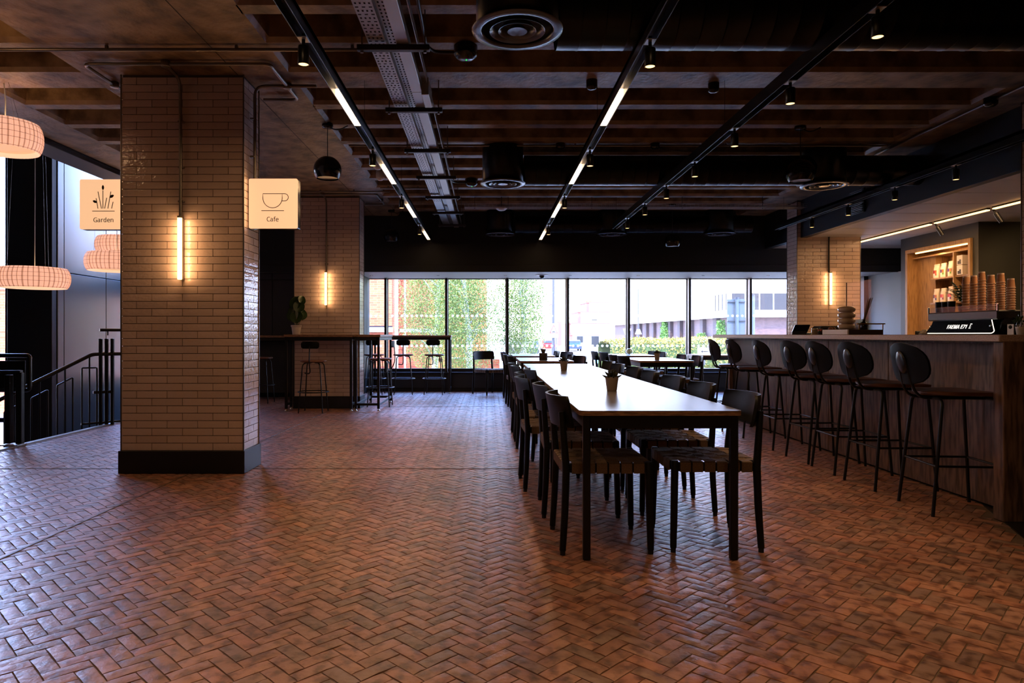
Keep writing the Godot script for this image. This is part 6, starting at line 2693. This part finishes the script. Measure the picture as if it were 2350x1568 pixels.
func birch(label: String, at: Vector3, lean: float, seed_: int, n: int, r3: Vector3, mid: float) -> void:
	var p := thing("birch_tree", label, "tree", at)
	var bark := mat("birch_bark", Color.WHITE, 0.8)
	if bark.albedo_texture == null:
		bark.albedo_texture = noise_tex(0.03, 61, [[0.0, Color(0.25, 0.22, 0.2)], [0.32, Color(0.5, 0.46, 0.42)], [0.42, Color(0.88, 0.85, 0.8)], [1.0, Color(0.93, 0.91, 0.88)]], FastNoiseLite.TYPE_SIMPLEX, 3)
		tri_map(bark, Vector3(0.6, 2.2, 0.6))
		var lf := mat("birch_leaf", Color(0.44, 0.50, 0.20), 0.6)
		lf.backlight_enabled = true
		lf.backlight = Color(0.42, 0.48, 0.18)
		lf.vertex_color_use_as_albedo = true
	var rr := RandomNumberGenerator.new()
	rr.seed = seed_
	var s := st()
	var pts := []
	for i in 8:
		var t := i / 7.0
		pts.append(Vector3(lean * t * t * 2.0 + sin(t * 5.0) * 0.08, t * 5.4, 0.1 * sin(t * 4.0)))
	tube(s, pts, [0.11, 0.10, 0.09, 0.075, 0.06, 0.05, 0.035, 0.02], 10)
	obj("trunk", s, bark, p)
	var twig := []
	for k in 12:
		var y := 1.5 + 0.30 * k
		var a := rr.randf() * TAU
		var b0 := Vector3(lean * pow(y / 6.6, 2.0) * 2.0, y, 0)
		var tip := b0 + Vector3(cos(a) * r3.x * rr.randf_range(0.5, 0.95), rr.randf_range(0.3, 0.9), sin(a) * r3.z * 0.9)
		s = st()
		tube(s, [b0, b0.lerp(tip, 0.5) + Vector3(0, 0.15, 0), tip], [0.028, 0.018, 0.006], 6)
		obj("branch", s, bark, p)
		twig.append(tip)
		twig.append(b0.lerp(tip, 0.6))
	# drooping strands of small leaves
	s = st()
	tri(s, Vector3(0, 0, 0), Vector3(0.42, 0.10, 0.6), Vector3(-0.42, 0.10, 0.6), Vector3.UP)
	tri(s, Vector3(0, 0, 1.3), Vector3(0.42, 0.10, 0.6), Vector3(-0.42, 0.10, 0.6), Vector3.UP)
	var me := mesh_of(s)
	var places := []
	var tints := []
	var strands := n / 16
	for k in strands:
		var v := Vector3(rr.randfn(), rr.randfn(), rr.randfn()).normalized() * pow(rr.randf(), 0.35)
		var c := Vector3(lean * 0.7, mid + 1.1, 0) + v * r3
		var drift := Vector3(rr.randf_range(-0.3, 0.3), -1.0, rr.randf_range(-0.3, 0.3))
		for i in 16:
			var q := c + drift * (0.030 * i) + Vector3(rr.randf_range(-0.16, 0.16), rr.randf_range(-0.12, 0.12), rr.randf_range(-0.16, 0.16))
			places.append(Transform3D(Basis.from_euler(Vector3(rr.randf_range(0.2, 1.6), rr.randf() * TAU, rr.randf_range(-0.6, 0.6))) * rr.randf_range(0.022, 0.040), q))
			var f := rr.randf_range(0.85, 1.25)
			tints.append(Color(f * rr.randf_range(0.80, 1.15), f, f * 1.0))
	scatter("foliage", me, M("birch_leaf"), places, tints, p)


func hedge(label: String, x0: float, x1: float, d0: float, d1: float, top: float, seed_: int, n: int) -> void:
	var p := thing("hedge", label, "hedge")
	var rr := RandomNumberGenerator.new()
	rr.seed = seed_
	var noise := FastNoiseLite.new()
	noise.seed = seed_
	noise.frequency = 0.6
	var s := st()
	var g := []
	var nx := 28
	for i in nx + 1:
		var row := []
		var x := lerpf(x0, x1, float(i) / nx)
		var bump := 0.10 * noise.get_noise_2d(x * 1.4, 0.0) * (top + 1.1)
		for e in [[0.0, -1.15], [-0.05, top * 0.5 - 0.5], [0.0, top - 0.12], [0.12, top], [0.5, top + 0.03], [0.88, top], [1.0, top - 0.12], [1.0, -1.15]]:
			row.append(V(x, e[1] + (bump if e[1] > -1.0 else 0.0), lerpf(d0, d1, e[0])))
		g.append(row)
	s.set_smooth_group(1)
	var mid := V((x0 + x1) / 2, -0.6, (d0 + d1) / 2)
	for i in nx:
		for j in 7:
			quad(s, g[i][j], g[i][j + 1], g[i + 1][j + 1], g[i + 1][j], (g[i][j] + g[i + 1][j + 1]) / 2.0 * Vector3(0, 1, 1) - mid * Vector3(0, 1, 1))
	obj("body", s, mat("hedge_body", Color(0.20, 0.27, 0.08), 0.9), p)
	s = st()
	tri(s, Vector3(0, 0, 0), Vector3(0.45, 0.12, 0.6), Vector3(-0.45, 0.12, 0.6), Vector3.UP)
	tri(s, Vector3(0, 0, 1.3), Vector3(0.45, 0.12, 0.6), Vector3(-0.45, 0.12, 0.6), Vector3.UP)
	var places := []
	var tints := []
	for k in n:
		var i := rr.randi() % nx
		var j := rr.randi() % 5
		var q: Vector3 = g[i][j].lerp(g[i + 1][j], rr.randf()).lerp(g[i][j + 1].lerp(g[i + 1][j + 1], rr.randf()), rr.randf())
		places.append(Transform3D(Basis.from_euler(Vector3(rr.randf() * TAU, rr.randf() * TAU, rr.randf() * TAU)) * rr.randf_range(0.045, 0.08), q + Vector3(rr.randf_range(-0.06, 0.06), rr.randf_range(-0.02, 0.10), rr.randf_range(0, 0.10))))
		var f := rr.randf_range(0.7, 1.3)
		tints.append(Color(f * rr.randf_range(1.1, 2.1), f, f * 1.0))
	scatter("leaves", mesh_of(s), M("birch_leaf"), places, tints, p)


func ivy_mass(p: Node3D, x: float, d0: float, d1: float, y0: float, y1: float, seed_: int) -> void:
	var rr := RandomNumberGenerator.new()
	rr.seed = seed_
	var s := st()
	tri(s, Vector3(0, 0, 0), Vector3(0.45, 0.15, 0.6), Vector3(-0.45, 0.15, 0.6), Vector3.UP)
	tri(s, Vector3(0, 0, 1.2), Vector3(0.45, 0.15, 0.6), Vector3(-0.45, 0.15, 0.6), Vector3.UP)
	var places := []
	var tints := []
	for k in 2600:
		var t := pow(rr.randf(), 1.5)
		var w := (1.0 - t) * 0.9 + 0.12
		var d := lerpf(d0, d1, 0.5 + (rr.randf() - 0.5) * w)
		places.append(Transform3D(Basis.from_euler(Vector3(rr.randf() * TAU, rr.randf() * TAU, rr.randf() * TAU)) * rr.randf_range(0.12, 0.21), V(x + rr.randf_range(-0.25, 0.3), lerpf(y0, y1, t), d)))
		var f := rr.randf_range(0.6, 1.1)
		tints.append(Color(f * 0.5, f * 0.95, f * 0.7))
	scatter("leaves", mesh_of(s), M("birch_leaf"), places, tints, p)
	s = st()
	for k in 4:
		var d := lerpf(d0, d1, 0.3 + 0.13 * k)
		tube(s, [V(x + 0.3, y0 - 0.2, d), V(x + 0.3, lerpf(y0, y1, 0.5), d + 0.1), V(x + 0.3, y1, lerpf(d0, d1, 0.5))], 0.03, 5)
	obj("stems", s, M("brown_brick") if mats.has("brown_brick") else mat("stem_brown", Color(0.25, 0.18, 0.12), 0.9), p)


func small_sign(label: String, at: Vector3, h: float, triangle: bool) -> void:
	var p := thing("road_sign", label, "road sign", at)
	var s := st()
	tube(s, [Vector3.ZERO, Vector3(0, h + (0.0 if not triangle else 1.0), 0)], 0.045, 8)
	obj("pole", s, M("post_grey"), p)
	s = st()
	if triangle:
		var up := 1.0 if h > 4.0 else -1.0
		prism(s, PackedVector2Array([Vector2(-0.30, -0.22 * up), Vector2(0.30, -0.22 * up), Vector2(0.12, 0.22 * up), Vector2(-0.12, 0.22 * up)]), 0.02, Transform3D(Basis.IDENTITY, Vector3(0, 2.45 if h > 4.0 else h, 0.05)))
	else:
		box(s, Vector3(0, h, 0.05), Vector3(0.42, 0.26, 0.02), 0.004)
	obj("plate", s, mat("sign_white", Color(0.88, 0.88, 0.88), 0.6), p)
	if not triangle:
		s = st()
		for e in [[-0.06, 0.10], [0.02, 0.05]]:
			box(s, Vector3(e[0] + 0.04, h, 0.062), Vector3(0.16, 0.025, 0.004))
		box(s, Vector3(-0.07, h + 0.02, 0.062), Vector3(0.08, 0.022, 0.004), 0.0, Basis(Vector3.BACK, 0.7))
		box(s, Vector3(-0.07, h - 0.02, 0.062), Vector3(0.08, 0.022, 0.004), 0.0, Basis(Vector3.BACK, -0.7))
		obj("arrow", s, M("black_paint"), p)


func car(label: String, at: Vector3, turn: float, c: Color, k: float) -> void:
	var p := thing("car", label, "car", at, turn)
	var key := "car_%s" % c.to_html(false)
	var paint := mat(key, c, 0.25, 0.2)
	# side outline, front towards +z
	var side := PackedVector2Array([Vector2(-2.0, 0.30), Vector2(-2.05, 0.85), Vector2(-1.85, 1.0), Vector2(-1.55, 1.42), Vector2(-0.3, 1.47), Vector2(0.45, 1.36), Vector2(1.05, 0.98), Vector2(1.85, 0.86), Vector2(2.05, 0.62), Vector2(2.05, 0.30)])
	for i in side.size():
		side[i] *= k
	var s := st()
	var swing := Basis(Vector3(0, 0, 1), Vector3(0, 1, 0), Vector3(1, 0, 0))
	prism(s, side, 1.72 * k, Transform3D(swing, Vector3(-0.86 * k, 0, 0)), false)
	obj("body", s, paint, p)
	var gl := M("far_glass")
	s = st()
	for e in [[Vector3(0, 1.17, 0.78), 0.55], [Vector3(0, 1.21, -1.735), -0.62]]:
		box(s, e[0] * k + Vector3(0, 0, 0.02 * signf(e[1])), Vector3(1.40, 0.40, 0.03) * k, 0.01, Basis(Vector3.RIGHT, -e[1] * 1.25 if e[1] > 0 else -e[1]))
	obj("windscreen", s, gl, p)
	for e in [-1.0, 1.0]:
		s = st()
		prism(s, PackedVector2Array([Vector2(-1.5, 1.02), Vector2(-1.35, 1.34), Vector2(0.35, 1.30), Vector2(0.8, 1.0)]), 0.02, Transform3D(swing.scaled(Vector3.ONE * k), Vector3(e * 0.865 * k - 0.01, 0, 0)))
		obj("side_window", s, gl, p)
		for z in [-1.25, 1.3]:
			s = st()
			lathe(s, [Vector2(0, -0.1), Vector2(0.28, -0.1), Vector2(0.31, -0.06), Vector2(0.31, 0.06), Vector2(0.28, 0.1), Vector2(0, 0.1)], 18, Transform3D(Basis(Vector3(0, 1, 0), Vector3(1, 0, 0), Vector3(0, 0, 1)) * k, Vector3(e * 0.80, 0.31, z) * k))
			obj("wheel", s, M("black_paint"), p)
		s = st()
		box(s, Vector3(e * 0.66, 0.72, 2.03) * k, Vector3(0.30, 0.14, 0.06) * k, 0.02)
		obj("headlight_lens", s, M("chrome"), p)
		s = st()
		box(s, Vector3(e * 0.70, 0.82, -2.03) * k, Vector3(0.20, 0.22, 0.06) * k, 0.02)
		obj("tail_lens", s, mat("tail_red", Color(0.7, 0.08, 0.06), 0.3), p)


# one continuous body from joints: surface nets over smoothly joined tapered bones
func walker() -> void:
	var p := thing("person", "person in a grey top and dark trousers walking away along the street", "person", V(5.05, -1.1, 71))
	var bones := [
		[Vector3(0, 0.92, 0), 0.13, Vector3(0, 1.38, 0), 0.15], [Vector3(0, 1.40, 0), 0.065, Vector3(0, 1.52, 0), 0.06], [Vector3(0, 1.58, 0.0), 0.085, Vector3(0, 1.66, 0.01), 0.095],
		[Vector3(-0.17, 1.38, 0), 0.065, Vector3(-0.24, 1.10, -0.04), 0.05], [Vector3(-0.24, 1.10, -0.04), 0.046, Vector3(-0.22, 0.86, 0.06), 0.035], [Vector3(0.17, 1.38, 0), 0.065, Vector3(0.24, 1.10, 0.05), 0.05], [Vector3(0.24, 1.10, 0.05), 0.046, Vector3(0.23, 0.86, -0.06), 0.035],
		[Vector3(-0.09, 0.90, 0), 0.095, Vector3(-0.10, 0.50, -0.10), 0.065], [Vector3(-0.10, 0.50, -0.10), 0.06, Vector3(-0.10, 0.09, -0.16), 0.042], [Vector3(-0.10, 0.05, -0.16), 0.042, Vector3(-0.10, 0.04, -0.30), 0.035],
		[Vector3(0.09, 0.90, 0), 0.095, Vector3(0.10, 0.50, 0.04), 0.065], [Vector3(0.10, 0.50, 0.04), 0.06, Vector3(0.10, 0.11, 0.22), 0.042], [Vector3(0.10, 0.07, 0.24), 0.042, Vector3(0.10, 0.04, 0.12), 0.035]]
	var cell := 0.035
	var lo := Vector3(-0.38, -0.02, -0.42)
	var nx := 22
	var ny := 52
	var nz := 24
	var f := PackedFloat32Array()
	f.resize(nx * ny * nz)
	for i in nx:
		for j in ny:
			for k in nz:
				var q := lo + Vector3(i, j, k) * cell
				var acc := 0.0
				for b in bones:
					var ab: Vector3 = b[2] - b[0]
					var t := clampf((q - b[0]).dot(ab) / ab.length_squared(), 0.0, 1.0)
					var dist: float = q.distance_to(b[0] + ab * t) - lerpf(b[1], b[3], t)
					acc += exp(-dist * 45.0)
				f[(i * ny + j) * nz + k] = -log(acc + 1e-30) / 45.0
	var verts := {}
	var s := SurfaceTool.new()
	s.begin(Mesh.PRIMITIVE_TRIANGLES)
	s.set_smooth_group(1)
	var val := func(i: int, j: int, k: int) -> float: return f[(i * ny + j) * nz + k]
	for i in nx - 1:
		for j in ny - 1:
			for k in nz - 1:
				var sum := Vector3.ZERO
				var n := 0
				for e in [[0, 0, 0, 1, 0, 0], [0, 1, 0, 1, 1, 0], [0, 0, 1, 1, 0, 1], [0, 1, 1, 1, 1, 1], [0, 0, 0, 0, 1, 0], [1, 0, 0, 1, 1, 0], [0, 0, 1, 0, 1, 1], [1, 0, 1, 1, 1, 1], [0, 0, 0, 0, 0, 1], [1, 0, 0, 1, 0, 1], [0, 1, 0, 0, 1, 1], [1, 1, 0, 1, 1, 1]]:
					var a: float = val.call(i + e[0], j + e[1], k + e[2])
					var b: float = val.call(i + e[3], j + e[4], k + e[5])
					if (a < 0.0) != (b < 0.0):
						var t := a / (a - b)
						sum += Vector3(i + lerpf(e[0], e[3], t), j + lerpf(e[1], e[4], t), k + lerpf(e[2], e[5], t))
						n += 1
				if n:
					verts[Vector3i(i, j, k)] = lo + sum / n * cell
	var axes := [Vector3i(1, 0, 0), Vector3i(0, 1, 0), Vector3i(0, 0, 1)]
	for at in verts:
		for ax in 3:
			var o: Vector3i = at + axes[ax]
			if o.x >= nx or o.y >= ny or o.z >= nz:
				continue
			var a: float = val.call(at.x, at.y, at.z)
			var b: float = val.call(o.x, o.y, o.z)
			if (a < 0.0) == (b < 0.0):
				continue
			var u: Vector3i = axes[(ax + 1) % 3]
			var w: Vector3i = axes[(ax + 2) % 3]
			if verts.has(at - u) and verts.has(at - w) and verts.has(at - u - w):
				quad(s, verts[at], verts[at - u], verts[at - u - w], verts[at - w], Vector3(axes[ax]) * (1.0 if a < 0.0 else -1.0))
	obj("body", s, mat("grey_cloth", Color(0.25, 0.27, 0.34), 0.85), p)
	s = st()
	ball(s, Vector3(0, 1.655, 0.01), 0.105, 14)
	obj("hair", s, mat("hair_dark", Color(0.12, 0.09, 0.07), 0.7), p)
	s = st()
	lathe(s, [Vector2(0.175, 0.80), Vector2(0.170, 0.92), Vector2(0.155, 0.98)], 16, Transform3D(Basis(Vector3(1, 0, 0), Vector3.UP, Vector3(0, 0, 0.8)), Vector3.ZERO))
	obj("hem", s, M("grey_cloth"), p)
	s = st()
	for e in [bones[7], bones[8], bones[10], bones[11]]:
		tube(s, [e[0], e[2]], [e[1] + 0.012, e[3] + 0.012], 10)
	obj("trousers", s, mat("dark_cloth", Color(0.14, 0.14, 0.16), 0.85), p)
